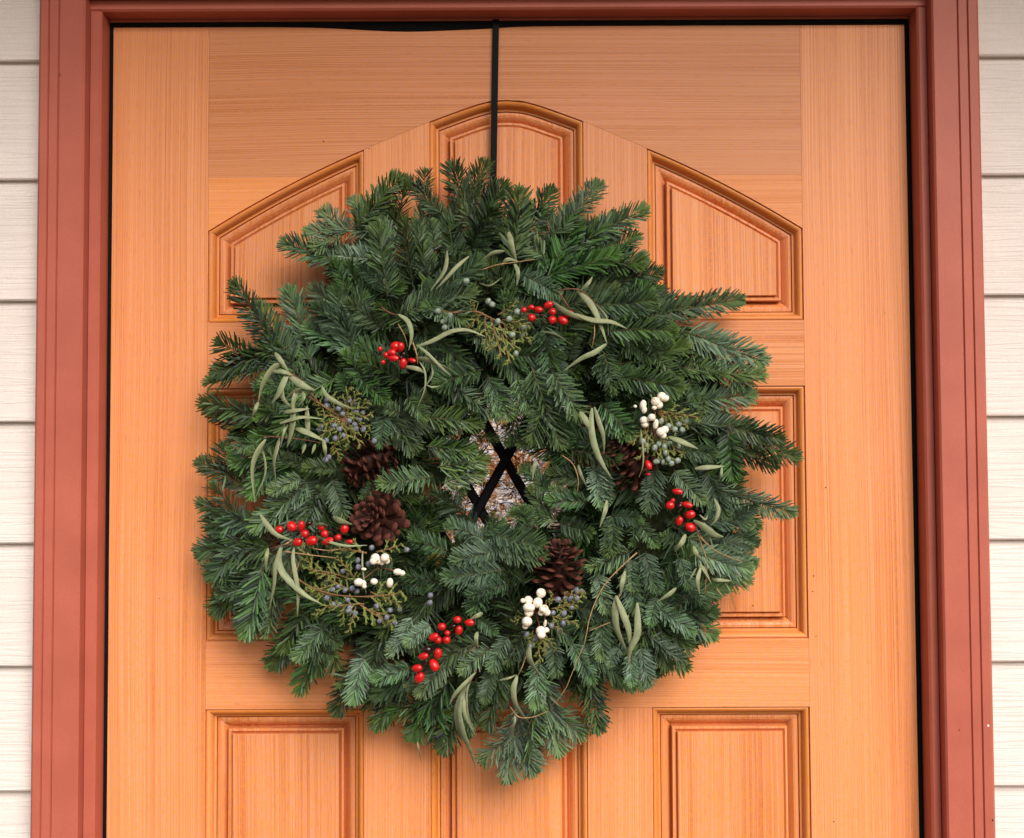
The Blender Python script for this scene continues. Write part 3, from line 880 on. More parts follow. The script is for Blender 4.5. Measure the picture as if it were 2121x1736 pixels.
def place(b, t, yb, yt, roll=None, branched=None, tone=None):
    base, tip = at(b[0], b[1], -yb), at(t[0], t[1], -yt)
    Lw = (tip - base).length
    cand = sorted(sprigs, key=lambda s: abs(s[0]['L'] - Lw) + (0.02 if branched is not None and s[1] != branched else 0) + rnd.uniform(0, 0.02))
    sp = cand[0][0]
    mtx = sprig_matrix(base, tip, sp, rnd.gauss(0, 0.35) if roll is None else roll)
    mtx.translation -= wr_w
    o = bpy.data.objects.new('fir_sprig', sp['needles']); col.objects.link(o); o.parent = wreath
    o.matrix_local = mtx
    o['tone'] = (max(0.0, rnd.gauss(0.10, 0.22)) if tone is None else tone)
    t_ = bpy.data.objects.new('twig', sp['twig']); col.objects.link(t_); t_.parent = o
    nspr[0] += 1
    return o

# hand-placed shoots of the rim: (tip, base) read off the photograph
RIM = [((1003,345),(925,500)),((1040,388),(985,520)),((1140,400),(1065,520)),((1238,386),(1145,490)),((1328,436),(1170,505)),
 ((1312,492),(1180,570)),((1270,455),(1120,560)),((1362,566),(1220,600)),((1330,540),(1200,560)),((1528,622),(1335,655)),((1440,640),(1290,620)),((1575,748),(1420,690)),
 ((1572,778),(1400,760)),((1500,720),(1350,700)),((1552,818),(1410,830)),((1643,945),(1470,880)),((1600,960),(1440,900)),((1560,890),(1400,860)),((1638,1058),(1480,1010)),((1560,1088),(1440,1030)),
 ((1555,1165),(1420,1110)),((1540,1200),(1400,1150)),((1555,1120),(1400,1090)),((1468,1268),(1370,1180)),((1438,1322),(1330,1230)),((1415,1375),(1310,1300)),((1395,1340),(1300,1250)),
 ((1330,1418),(1295,1310)),((1268,1375),(1240,1260)),((1300,1395),(1270,1290)),((1238,1505),(1215,1340)),((1212,1440),(1190,1320)),((1230,1400),(1200,1280)),((1158,1552),(1125,1400)),
 ((1098,1592),(1115,1440)),((1052,1608),(1085,1450)),((1010,1500),(1030,1380)),((920,1548),(950,1420)),((965,1520),(990,1400)),((856,1522),(930,1400)),((870,1480),(900,1360)),
 ((780,1500),(865,1375)),((700,1468),(775,1320)),((740,1440),(810,1300)),((622,1422),(660,1290)),((660,1390),(700,1270)),((566,1372),(640,1270)),((590,1340),(660,1240)),((500,1292),(565,1170)),((540,1300),(600,1200)),
 ((448,1262),(540,1170)),((460,1220),(570,1150)),((418,1142),(570,1120)),((440,1185),(560,1130)),((420,1045),(560,1100)),((470,1090),(600,1080)),((418,958),(545,1025)),((520,960),(640,1000)),
 ((488,905),(600,930)),((428,838),(560,915)),((500,850),(620,880)),((436,790),(600,740)),((450,770),(600,715)),((540,800),(650,820)),((490,592),(575,730)),((540,640),(620,770)),((600,608),(640,760)),
 ((593,505),(690,545)),((640,482),(770,470)),((655,520),(780,530)),((650,600),(720,660)),((735,420),(830,520)),((825,372),(735,470)),((840,372),(915,450)),((790,400),(840,520)),((905,440),(960,540)),((640,680),(740,720)),((690,560),(790,640)),((880,430),(860,560)),((860,470),(900,600)),((940,470),(930,600)),((1090,430),(1050,560)),((1180,440),(1120,580)),((1240,470),(1150,560)),((760,480),(830,600)),((700,520),(800,600)),((1010,420),(1000,560)),((1290,520),(1180,620)),((560,700),(660,780)),((520,740),(640,800))]
for t, b in RIM:
    jb = (b[0] + rnd.uniform(-8, 8), b[1] + rnd.uniform(-8, 8))
    place(jb, t, rnd.uniform(0.052, 0.075), rnd.uniform(0.030, 0.055), branched=rnd.random() < 0.3)
# hand-placed shoots of the face (zoom coordinates): base, tip
def zoom(x0, y0, k):
    k = k / 1.93117
    x0, y0 = x0 / 1.93117, y0 / 1.93117
    return lambda x, y: (x0 + x * k, y0 + y * k)
ZA = zoom(1700, 1100, .4839); ZB = zoom(2400, 700, .4032); ZC = zoom(780, 1360, .4839); ZD = zoom(2300, 1400, .4609)
ZE = zoom(780, 2000, .4839); ZF = zoom(1600, 2000, .4839); ZG = zoom(2300, 2050, .4715); ZH = zoom(1500, 2500, .5752)
ZL = zoom(780, 600, .4839); ZQ = zoom(1200, 620, .4264); ZW = zoom(1750, 1600, .3076)
FACE = [(ZA,(880,760),(1110,1390),.1),(ZA,(760,850),(870,1125),.1),(ZA,(520,830),(690,1150),.15),(ZA,(270,930),(560,1160),.2),(ZA,(20,1180),(420,1215),0),(ZA,(60,1390),(320,1440),0),
 (ZA,(260,1300),(560,1340),0),(ZA,(760,1130),(690,1375),.1),(ZA,(1090,1220),(800,1400),0),(ZA,(1480,640),(1560,940),.1),(ZA,(1560,830),(2090,930),.1),(ZA,(1350,250),(1860,210),.1),
 (ZA,(1500,470),(2030,460),.1),(ZA,(1830,450),(1920,660),.2),(ZA,(1050,800),(1270,1150),.3),(ZA,(1450,1050),(1700,1320),.1),(ZA,(1200,1450),(1570,1500),.2),(ZA,(1420,1560),(1450,1880),.8),
 (ZA,(480,780),(120,900),.2),(ZA,(1000,620),(960,520),.3),(ZA,(1180,700),(1240,520),.4),(ZA,(820,0),(1080,150),.5),(ZA,(1700,1240),(2000,1080),0),
 (ZW,(1560,1560),(1000,1480),.2),(ZW,(1480,1540),(1220,1180),.1),(ZW,(60,1080),(540,930),0),(ZW,(0,880),(560,770),0),(ZW,(1800,760),(1230,580),0),(ZW,(1500,1260),(1140,900),.1),(ZW,(700,1750),(720,1500),.2),(ZW,(1950,1320),(1480,1300),.1),(ZW,(1950,1050),(1480,960),.1),(ZW,(560,1760),(840,1580),.2),(ZW,(-150,600),(420,640),0),(ZW,(1750,1300),(1500,1150),.1),(ZW,(1250,1650),(1000,1480),.2),(ZW,(150,1400),(320,1180),.3),
 (ZW,(1150,1750),(1130,1420),.2),(ZW,(680,-200),(790,170),.1),(ZW,(1000,-220),(1040,140),.1),(ZW,(1250,-120),(1340,240),.1),
 (ZQ,(820,1330),(740,700),.15),(ZQ,(1060,1240),(980,640),.1),(ZQ,(1020,1460),(1660,1010),.25),(ZQ,(900,1500),(1600,1290),.3),(ZQ,(1260,900),(1240,640),.2),(ZQ,(1360,880),(1560,910),.3),(ZQ,(800,1220),(560,1050),.3),
 (ZQ,(780,1620),(470,1400),.3),(ZQ,(1500,1460),(1180,1440),.2),(ZQ,(1830,1180),(1640,1120),.1),(ZQ,(1100,1640),(760,1450),.1),(ZQ,(1900,700),(1800,620),.5),(ZQ,(2000,1000),(2050,380),.2),(ZQ,(450,1280),(330,1010),.1),
 (ZC,(1500,420),(1250,140),.1),(ZC,(1560,620),(1530,860),.3),(ZC,(1700,600),(1510,540),.2),(ZC,(1960,1130),(1560,1190),.2),(ZC,(1130,1150),(1230,1430),.4),(ZC,(880,1130),(640,1250),.2),(ZC,(1180,1060),(930,1050),.2),
 (ZC,(1100,1320),(1020,1230),.2),(ZC,(1500,1180),(1390,1300),.2),(ZC,(840,300),(620,420),0),(ZC,(1300,250),(1550,480),.1),(ZC,(1700,880),(1640,830),.2),(ZC,(1700,340),(1400,180),0),(ZC,(1750,470),(1900,640),0),
 (ZC,(520,650),(120,520),.1),(ZC,(500,850),(290,900),.2),(ZC,(900,1050),(740,960),.2),(ZC,(700,620),(560,480),.1),
 (ZD,(180,110),(330,320),.3),(ZD,(640,330),(880,340),.1),(ZD,(980,250),(1050,430),.1),(ZD,(260,1000),(265,1290),.7),(ZD,(720,1020),(640,1370),.6),(ZD,(860,1040),(1090,1290),.6),(ZD,(920,870),(1200,900),.3),
 (ZD,(1150,1060),(1300,1400),.5),(ZD,(1330,700),(1380,1080),.1),(ZD,(1300,640),(1760,760),.1),(ZD,(350,1430),(560,1480),.3),(ZD,(330,1420),(320,1730),.3),(ZD,(560,1500),(700,1680),.2),(ZD,(1380,1480),(1560,1350),.6),(ZD,(780,1440),(870,1500),.3),
 (ZD,(230,640),(430,730),.1),(ZD,(900,560),(1030,600),.4),(ZD,(1120,380),(1110,560),.1),(ZD,(700,60),(900,230),.1),(ZD,(1050,120),(1300,200),.1),
 (ZE,(560,560),(430,1090),.2),(ZE,(640,760),(600,1100),.2),(ZE,(1000,1050),(1180,1180),.4),(ZE,(1060,1060),(860,1300),.3),(ZE,(1800,960),(1640,1260),.9),(ZE,(1950,1030),(1760,1180),.7),(ZE,(1650,500),(1420,600),.3),(ZE,(1700,680),(1900,720),.2),
 (ZE,(1780,1380),(1500,1480),.3),(ZE,(1400,1300),(1310,1640),.5),(ZE,(1750,330),(1900,200),.2),(ZE,(1280,420),(1080,470),.3),(ZE,(1250,350),(1300,480),.3),(ZE,(420,730),(200,780),.2),(ZE,(900,1200),(1130,1280),.4),
 (ZF,(640,210),(300,-40),.95),(ZF,(700,330),(420,220),.6),(ZF,(740,270),(1140,370),.4),(ZF,(760,380),(1150,470),.5),(ZF,(830,400),(480,500),.6),(ZF,(860,580),(400,640),.4),(ZF,(760,560),(620,900),.3),(ZF,(900,700),(600,780),.3),
 (ZF,(1310,180),(1560,260),.3),(ZF,(1740,130),(1960,150),.4),(ZF,(1760,150),(1740,430),.3),(ZF,(1960,200),(1920,360),.3),(ZF,(1900,420),(1600,560),.4),(ZF,(1640,600),(1700,900),.4),(ZF,(2000,480),(2090,720),.4),(ZF,(1440,900),(1740,910),.5),
 (ZF,(1680,960),(1660,1280),.3),(ZF,(1930,700),(1950,950),.3),(ZF,(1040,1080),(900,1330),.5),(ZF,(640,1180),(280,1330),.3),(ZF,(760,1230),(520,1400),.4),(ZF,(200,1560),(60,1540),.6),(ZF,(420,1280),(180,1580),.4),(ZF,(900,1130),(760,1380),.4),
 (ZF,(1260,1120),(1300,1420),.5),(ZF,(1420,1180),(1590,1480),.4),(ZF,(1150,1330),(1120,1680),.4),(ZF,(760,1400),(700,1640),.4),(ZF,(1560,1180),(1580,1420),.4),(ZF,(620,960),(780,1080),.4),(ZF,(50,1050),(-70,1230),.9),(ZF,(400,420),(120,330),.2),(ZF,(380,700),(60,640),.3),
 (ZG,(900,300),(760,200),.4),(ZG,(1000,330),(1450,470),.7),(ZG,(600,330),(680,640),.6),(ZG,(900,380),(960,620),.5),(ZG,(500,400),(480,640),.4),(ZG,(440,480),(520,820),.4),(ZG,(1060,640),(850,820),.5),(ZG,(700,720),(640,930),.4),(ZG,(720,820),(980,1000),.5),
 (ZG,(640,1050),(900,1250),.95),(ZG,(560,1140),(620,1440),.8),(ZG,(480,1200),(480,1440),.7),(ZG,(380,1150),(290,1290),.8),(ZG,(1250,230),(1480,300),.6),(ZG,(900,560),(1100,780),.5)]
for Z_, b, t, tn in FACE:
    b, t = Z_(*b), Z_(*t)
    fb, ft = front(*b), front(*t)
    d_ = rnd.uniform(-0.006, 0.004)
    o = place(b, t, fb - 0.012 + d_, max(0.035, ft + 0.004 + d_), tone=max(0, tn * 0.9 + rnd.gauss(0, 0.06)), branched=(math.hypot(b[0]-t[0], b[1]-t[1]) > 150 and rnd.random() < 0.5))
# more of the same, thrown over the ring wherever the list above leaves room
def ring_pt(r, a): return (WC[0] + r * math.cos(a), WC[1] - r * math.sin(a))
tries = 0
while nspr[0] < 300 and tries < 4000:
    tries += 1
    a = rnd.uniform(0, 2 * math.pi)
    if rnd.random() < 0.30:      # towards the hole
        r_b = rnd.uniform(250, 360); r_t = max(120, r_b - rnd.uniform(110, 180)); da = rnd.gauss(-0.15, 0.35)
    else:
        r_b = rnd.uniform(230, 460); r_t = min(515, r_b + rnd.uniform(100, 190)); da = rnd.gauss(0, 0.28)
    b, t = ring_pt(r_b, a), ring_pt(r_t, a + da)
    t = (t[0], t[1] + 22)
    if any(near_hole(b[0] + (t[0] - b[0]) * k, b[1] + (t[1] - b[1]) * k, 22) for k in (0, .5, 1)): continue
    d_ = rnd.uniform(-0.034, -0.010)
    place(b, t, front(*b) - 0.012 + d_, max(0.03, front(*t) + d_), branched=rnd.random() < 0.5)

# dark under-layer of greenery wrapped round the ring: one uncountable mass
V, F_, C_ = [], [], []
cnt = 0
while cnt < 250:
    a = rnd.uniform(0, 2 * math.pi)
    if rnd.random() < 0.36:
        r_b = rnd.uniform(270, 370); r_t = max(135, r_b - rnd.uniform(90, 190)); da = rnd.gauss(0, 0.45)
    else:
        r_b = rnd.uniform(240, 430); r_t = min(475, r_b + rnd.uniform(90, 190)); da = rnd.gauss(0, 0.45)
    b, t = ring_pt(r_b, a), ring_pt(r_t, a + da)
    if any(near_hole(b[0] + (t[0] - b[0]) * k, b[1] + (t[1] - b[1]) * k, 24) for k in (0, .5, 1)): continue
    y = rnd.uniform(0.024, 0.056)
    base, tip = at(b[0], b[1], -y), at(t[0], t[1], -rnd.uniform(0.022, 0.042))
    sp = min((s for s in sprigs if not s[1]), key=lambda s: abs(s[0]['L'] - (tip - base).length) + rnd.uniform(0, 0.02))[0]
    mtx = sprig_matrix(base, tip, sp, rnd.gauss(0, 0.5))
    v, f, c = sp['raw']
    o_ = len(V)
    V += [tuple(mtx @ p) for p in v]; F_ += [tuple(i + o_ for i in q) for q in f]; C_ += c
    cnt += 1
me = bpy.data.meshes.new('fir_underlayer')
me.from_pydata(V, [], F_)
ca = me.color_attributes.new('nv', 'FLOAT_COLOR', 'POINT')
ca.data.foreach_set('color', [x for c in C_ for x in c])
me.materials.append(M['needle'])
o = obj('fir_underlayer', me, wreath); o['kind'] = 'stuff'

# ---- eucalyptus: long narrow leaves on thin stems, in bunches
def spline(pts, n):
    P = [Vector(p) for p in pts]
    if len(P) == 2: P = [P[0], (P[0] + P[1]) / 2, P[1]]
    P = [P[0] * 2 - P[1]] + P + [P[-1] * 2 - P[-2]]
    out = []
    segs = len(P) - 3
    for i in range(n + 1):
        u = segs * i / n; k = min(int(u), segs - 1); u -= k
        a, b, c, d = P[k:k+4]
        out.append(0.5 * ((2 * b) + (c - a) * u + (2 * a - 5 * b + 4 * c - d) * u * u + (3 * b - a - 3 * c + d) * u ** 3))
    return out
def leaf_pts(Z_, pts, lift):
    q = [Z_(*p) for p in pts]
    out = []
    n = len(q)
    for i, (x, y) in enumerate(q):
        f = max(0.035, front(x, y)) + lift + 0.006 * math.sin(math.pi * i / max(1, n - 1))
        out.append(at(x, y, -f))
    return out
def leaf(parent, Z_, w, pts, lift=0.016, kz=1.0, taper=True, twist=None):
    e0 = (pts[-1][0] + (pts[-1][0] - pts[-2][0]) * 0.16, pts[-1][1] + (pts[-1][1] - pts[-2][1]) * 0.16)
    P = spline(leaf_pts(Z_, list(pts[:-1]) + [e0], lift), 12)
    w = w * kz * PX * 0.5 * 0.80
    g = MB(); vs_, fs = [], []
    n = len(P)
    tw0 = rnd.uniform(-0.5, 0.5) if twist is None else twist
    tw1 = tw0 + rnd.uniform(-0.6, 0.6)
    for i, p in enumerate(P):
        s = i / (n - 1)
        t = (P[min(i+1, n-1)] - P[max(i-1, 0)]).normalized()
        f = Vector((0, -1, 0)); f = (f - t * f.dot(t)).normalized(); sd = t.cross(f)
        a = tw0 + (tw1 - tw0) * s
        sd, f = sd * math.cos(a) + f * math.sin(a), f * math.cos(a) - sd * math.sin(a)
        ww = w * (math.sin(math.pi * min(1, (s * 0.95 + 0.04)) ** 0.8) ** 0.85 if taper else 1.0)
        ww = max(ww, 0.00025)
        fold = ww * 0.38
        vs_ += [p - sd * ww + f * fold, p - f * 0.0003, p + sd * ww + f * fold, p - sd * ww + f * (fold - 0.0003), p - f * 0.0007, p + sd * ww + f * (fold - 0.0003)]
    for i in range(n - 1):
        a, b = i * 6, i * 6 + 6
        fs += [(a, a+1, b+1, b), (a+1, a+2, b+2, b+1), (a+4, a+3, b+3, b+4), (a+5, a+4, b+4, b+5), (a+3, a, b, b+3), (a+2, a+5, b+5, b+2)]
    g.add(vs_, fs)
    return g.build('leaf', M['leaf'], parent, smooth=True)
def stem(parent, Z_, w, pts, mat='stem', lift=0.015, kz=1.0, name='stem'):
    P = spline(leaf_pts(Z_, pts, lift), 14)
    r = max(0.0005, w * kz * PX * 0.5)
    g = MB(); g.tube(P, [r * (1.1 - 0.5 * i / 14) for i in range(15)], 6)
    return g.build(name, M[mat], parent, smooth=True)
KA = .4839 / 1.93117; KD = .4609 / 1.93117; KG = .4715 / 1.93117; KH = .5752 / 1.93117; KQ = .4264 / 1.93117
def bunch(Z_, anchor, label, name='eucalyptus_sprig'):
    x, y = Z_(*anchor)
    e = bpy.data.objects.new(name, None); col.objects.link(e); e.parent = wreath
    e.empty_display_size = 0.02
    e.location = at(x, y, -front(x, y)) - wr_w
    e['label'] = label
    return e
EUC = [
 (ZA, KA, (1300, 130), 'grey green eucalyptus leaves arching beside the upper red berries',
  [(50,[(1050,220),(1160,300),(1290,355),(1400,390)]),(48,[(1230,320),(1380,375),(1540,390),(1650,435)]),(60,[(1265,135),(1360,230),(1430,360),(1495,540)]),(50,[(1500,570),(1400,640),(1290,690),(1165,780)]),(35,[(1290,125),(1350,70),(1380,20)]),(18,[(1420,250),(1500,350),(1515,480)]),(18,[(960,465),(1080,490),(1170,550)])],
  [(12,[(1110,150),(1170,240),(1210,310)]),(11,[(1100,130),(1200,115),(1300,135),(1400,230),(1470,330)]),(9,[(1400,390),(1400,500),(1375,610)])]),
 (ZA, KA, (1385, 1100), 'long straight eucalyptus leaves hanging right of the glass opening',
  [(55,[(1280,1130),(1330,1210),(1365,1290)]),(62,[(1380,1100),(1375,1250),(1400,1400),(1460,1550),(1530,1660)]),(45,[(1400,1090),(1440,1220),(1475,1330),(1480,1450)]),(40,[(930,1545),(900,1590),(890,1680)]),(32,[(1265,1570),(1290,1650),(1330,1736)]),(42,[(1505,1864),(1485,1960),(1450,2070)])],
  [(9,[(1130,1490),(1220,1560),(1265,1680),(1260,1800)])]),
 (ZC, KA, (1800, 40), 'eucalyptus leaves fanning from the left red berry cluster',
  [(42,[(1840,50),(1960,10),(2120,-70),(2260,-80),(2390,-30)]),(55,[(1840,150),(1940,170),(2090,235)]),(28,[(1830,40),(1920,110),(2040,230),(2108,290)]),(42,[(1740,220),(1840,240),(1890,270)]),(45,[(1680,-212),(1760,-152),(1790,-42),(1770,68)]),(18,[(1850,170),(1900,260),(1900,400),(1850,530)]),(16,[(1950,180),(1960,300),(1870,415)]),(16,[(1910,370),(1960,390),(2020,380)])],
  [(12,[(1540,-270),(1600,-230),(1690,-200)]),(9,[(1680,-130),(1730,-40),(1760,60)]),(12,[(1800,20),(1830,110),(1840,200)])]),
 (ZC, KA, (770, 270), 'dense tangle of curling eucalyptus leaves beside blue juniper berries',
  [(45,[(660,105),(710,170),(770,260)]),(55,[(740,200),(660,215),(590,300),(550,390),(525,500)]),(36,[(525,510),(500,570),(475,630)]),(40,[(640,260),(730,265),(800,290)]),(58,[(770,270),(730,360),(690,450),(640,515)]),(50,[(745,300),(720,400),(735,490),(800,560)]),(62,[(770,290),(850,350),(920,390),(980,410)]),(46,[(875,395),(830,450),(810,540),(825,640)]),(62,[(800,550),(815,640),(800,760),(765,870)]),(32,[(885,420),(900,480),(855,545)]),(50,[(925,545),(930,650),(935,740),(940,825)]),(40,[(735,600),(830,585),(930,570)]),(38,[(700,690),(800,660),(900,640),(1030,650)]),(56,[(830,730),(930,770),(1060,830)]),(38,[(1060,830),(1075,900),(1080,975)]),(40,[(1050,385),(1090,460),(1200,530),(1320,575)]),(30,[(760,470),(850,410),(900,420)])],
  [(14,[(760,260),(870,330),(960,440),(1040,540)])]),
 (ZC, KA, (700, 805), 'thin drooping eucalyptus leaves looping from a straw coloured twig',
  [(25,[(770,700),(735,760),(710,870)]),(45,[(700,810),(680,900),(655,1020),(670,1190)]),(50,[(585,820),(510,930),(470,1080),(490,1310)]),(22,[(545,880),(580,1000),(575,1130),(500,1300)]),(30,[(915,860),(890,930)]),(30,[(995,860),(970,930)])],
  [(9,[(550,795),(700,805),(900,825),(1060,855)])]),
 (ZE, KA, (760, 350), 'eucalyptus leaves hanging below the long red berry spray',
  [(48,[(540,120),(600,210),(680,290),(800,330)]),(35,[(605,400),(590,480),(585,580)]),(38,[(700,420),(665,540),(655,700),(620,870)]),(62,[(720,370),(690,480),(720,600),(830,720),(930,800),(1030,850)]),(42,[(820,390),(810,480),(830,620),(850,740),(850,860),(845,950)]),(25,[(1020,300),(1120,350),(1260,380),(1400,375)]),(55,[(1140,140),(1200,170),(1290,200)]),(35,[(985,205),(1040,200),(1090,210)]),(16,[(1385,420),(1385,560),(1410,740)])],
  [(9,[(830,370),(700,380),(605,405)]),(8,[(900,365),(1000,405),(1150,415),(1350,370)]),(10,[(735,425),(950,455),(1170,480)]),(16,[(800,330),(760,360),(720,380)])]),
 (ZF, KA, (1850, 780), 'broad eucalyptus leaves crossing at the lower right of the wreath',
  [(45,[(1860,590),(1835,690),(1825,780)]),(66,[(1790,790),(1780,920),(1800,1080),(1880,1260)]),(62,[(1790,800),(1850,960),(1890,1080),(1900,1220)]),(66,[(1960,850),(1965,1000),(1960,1120),(1905,1240),(1885,1370)]),(28,[(1890,950),(1850,1040)])],
  [(9,[(1820,780),(1795,830)])]),
 (ZF, KA, (1600, 900), 'bare straw coloured stem curving down the lower right sprigs',
  [], [(9,[(1960,435),(1820,560),(1700,690),(1620,830),(1560,1000),(1530,1170),(1470,1310),(1360,1580),(1245,1710)]),(7,[(1740,1010),(1560,1085)])]),
 (ZF, KA, (640, 1000), 'small eucalyptus leaves at the end of the lower red berry spray',
  [(40,[(640,1090),(630,1150),(645,1220)]),(40,[(685,935),(640,955),(575,990)])], [(7,[(640,1200),(580,1250),(510,1280)])]),
 (ZH, KH, (690, 330), 'eucalyptus leaves trailing below the wreath over the lower panel',
  [(32,[(700,330),(610,420),(550,490),(520,550)]),(48,[(640,420),(590,520),(570,640),(600,750),(650,860)]),(42,[(600,500),(590,620),(620,760),(660,860),(695,975)]),(32,[(620,470),(625,620),(690,750)]),(16,[(690,340),(640,460),(650,640),(690,720)]),(11,[(295,810),(305,870),(318,940)])],
  [(8,[(705,310),(660,400),(640,430)])]),
 (ZH, KH, (1000, 330), 'curved eucalyptus leaves among the bottom fir shoots',
  [(48,[(1075,150),(1080,240),(1145,350)]),(46,[(990,350),(965,450),(985,560),(1060,665)]),(20,[(975,610),(970,680),(950,740)]),(18,[(865,385),(930,370),(975,350)])],
  [(7,[(940,570),(1000,640),(1100,640),(1200,600)]),(7,[(1050,220),(1020,300),(985,370)])]),
 (ZD, KD, (1040, 1490), 'eucalyptus leaves spraying from the right red berry cluster',
  [(70,[(1030,1480),(1130,1540),(1210,1600),(1280,1620)]),(32,[(1120,1500),(1160,1590),(1190,1690)]),(18,[(1080,1430),(1130,1470),(1150,1440)]),(50,[(960,1600),(920,1680),(870,1730)]),(38,[(1210,1290),(1245,1380),(1225,1470),(1180,1520)])],
  [(10,[(1040,1500),(1080,1600),(1200,1736)])]),
 (ZD, KD, (1060, 900), 'eucalyptus leaves below the white berries on the right',
  [(55,[(820,760),(930,800),(1050,850)]),(48,[(1040,1030),(1160,1020),(1280,1010)]),(28,[(1275,1010),(1270,1080),(1255,1130)]),(14,[(570,690),(590,850),(590,1000),(560,1090)])], []),
 (ZG, KG, (1020, 140), 'wispy eucalyptus leaves dangling at the right edge over the door panel',
  [(42,[(1005,285),(1030,350),(1070,410)]),(42,[(1060,440),(1100,500),(1150,590)]),(40,[(1065,470),(1040,580),(1055,680)]),(40,[(860,640),(800,690),(710,750)]),(36,[(1170,570),(1230,575),(1320,580)]),(12,[(1270,590),(1320,680),(1360,815)]),(18,[(1030,470),(980,560)])],
  [(9,[(1020,140),(1100,250),(1220,340),(1420,420)]),(9,[(1040,180),(1100,350),(1120,450),(1100,700)]),(7,[(1200,640),(1260,720),(1320,735)])]),
 (ZQ, KQ, (2010, 1000), 'eucalyptus leaves crossing near the top of the wreath',
  [(58,[(1955,720),(1985,830),(2030,1000)]),(45,[(2010,1020),(2045,1100),(2035,1210)]),(40,[(1920,900),(1800,920),(1700,1000)]),(42,[(1890,1040),(1950,980),(2040,1000)]),(20,[(1680,1200),(1780,1225),(1880,1160)])], [(10,[(1700,1080),(1850,1030),(2000,1010),(2200,980)])]),
 (ZQ, KQ, (1400, 900), 'pair of slender eucalyptus leaves on the upper left sprigs',
  [(45,[(1380,900),(1375,1020),(1340,1120),(1240,1250)]),(42,[(1585,950),(1470,1050),(1380,1150),(1290,1245)])], []),
]
for Z_, kz, anc, lab, lv, st in EUC:
    e = bunch(Z_, anc, lab, 'straw_stem' if not lv else 'eucalyptus_sprig')
    for w, pts in lv: leaf(e, Z_, w, pts, rnd.uniform(0.014, 0.022), kz)
    for w, pts in st: stem(e, Z_, w, pts, 'stem' if not lv else rnd.choice(('stem', 'redstem')), rnd.uniform(0.013, 0.018), kz)

# ---- round things share a few meshes
def sphere(name, mat, nu=16, nv=10, dent=0.0):
    g = MB(); vs_, fs = [], []
    for j in range(nv + 1):
        th = math.pi * j / nv
        for i in range(nu):
            a = 2 * math.pi * i / nu
            r = math.sin(th)
            z = math.cos(th)
            if dent and j == 0: z -= dent
            vs_.append((r * math.cos(a), r * math.sin(a), z))
    for j in range(nv):
        for i in range(nu):
            fs.append((j*nu+i, (j+1)*nu+i, (j+1)*nu+(i+1) % nu, j*nu+(i+1) % nu))
    g.add(vs_, fs)
    return g.mesh(name, mat, True)
ME = {k: sphere(k, M[k], dent=0.12) for k in ('berry', 'shrivel', 'tallow', 'jblue', 'jgreen')}
def ball(parent, name, me, Z_, kz, x, y, rx, ry=None, ang=0.0, lift=0.018):
    ry = rx if ry is None else ry
    px, py = Z_(x, y)
    p = at(px, py, -(max(0.04, front(px, py)) + lift))
    o = bpy.data.objects.new(name, me); col.objects.link(o); o.parent = parent
    s = kz * PX * 0.93
    long_, short = max(rx, ry) * s, min(rx, ry) * s
    # long axis along the picture's x or y, slightly tipped towards the viewer
    d = Vector((math.cos(R(ang)), -0.35, math.sin(R(ang)))) if (rx >= ry or ang) else Vector((0.15, -0.35, 1))
    q = d.normalized().to_track_quat('Z', 'Y').to_matrix().to_4x4()
    mt = q @ Matrix.Diagonal((short, short * rnd.uniform(0.96, 1.04), long_ * 1.05, 1))
    mt.translation = p - wr_w - parent.location
    o.matrix_local = mt
    return o, p
BER = [
 (ZA, KA, 'short red berry spray under the arching eucalyptus leaves', (1000, 320),
  [(818,290,25,25,0),(877,268,28,22,0),(940,287,38,28,-10),(1020,248,40,28,25),(1055,305,30,30,0),(882,355,34,34,-50),(1052,373,35,34,-60),(1140,378,45,34,-30),(1185,323,45,30,15)], [(960,335,18)]),
 (ZC, KA, 'tight red berry cluster under a fan of eucalyptus leaves', (1690, 130),
  [(1660,55,44,42,0),(1700,58,30,40,80),(1630,105,35,30,0),(1580,125,25,25,0),(1530,75,18,22,80),(1640,150,50,28,-10),(1555,185,18,20,0),(1720,195,32,45,80),(1795,170,35,20,-15)], [(1720,120,26),(1700,150,20)]),
 (ZE, KA, 'long red berry spray left of the open pine cone', (980, 270),
  [(697,245,36,32,0),(800,220,38,44,-65),(878,215,30,46,85),(908,280,34,32,0),(965,338,50,40,15),(850,350,42,34,25),(1043,222,30,30,0),(1072,280,32,31,0),(1100,340,56,30,15),(1183,310,28,27,0),(1235,240,35,40,70),(1278,345,30,19,0)], [(828,325,22),(940,195,26),(1000,270,16)]),
 (ZD, KD, 'two red berries beside the dark pine cone', (640, 1040), [(637,1000,28,44,-70),(635,1078,20,14,0)], []),
 (ZD, KD, 'red berry cluster between pale fir shoots on the right', (920, 1380),
  [(890,1230,45,25,-10),(850,1305,18,18,0),(825,1350,38,36,30),(975,1345,48,28,-12),(1000,1430,45,38,20),(905,1485,30,42,70),(1000,1540,46,40,-35)], [(905,1355,28),(915,1330,18)]),
 (ZF, KA, 'diagonal red berry spray below the fir wreath centre', (360, 1150),
  [(475,990,33,30,0),(575,1015,40,28,0),(347,1048,34,32,0),(487,1078,30,40,80),(392,1100,24,23,0),(280,1133,45,30,25),(315,1158,32,32,0),(387,1157,32,32,0),(313,1270,32,46,85),(195,1293,45,28,15),(283,1367,38,52,-65),(142,1390,45,30,8),(162,1467,38,50,60)], [(225,1240,40),(440,1045,28),(210,1335,26)]),
]
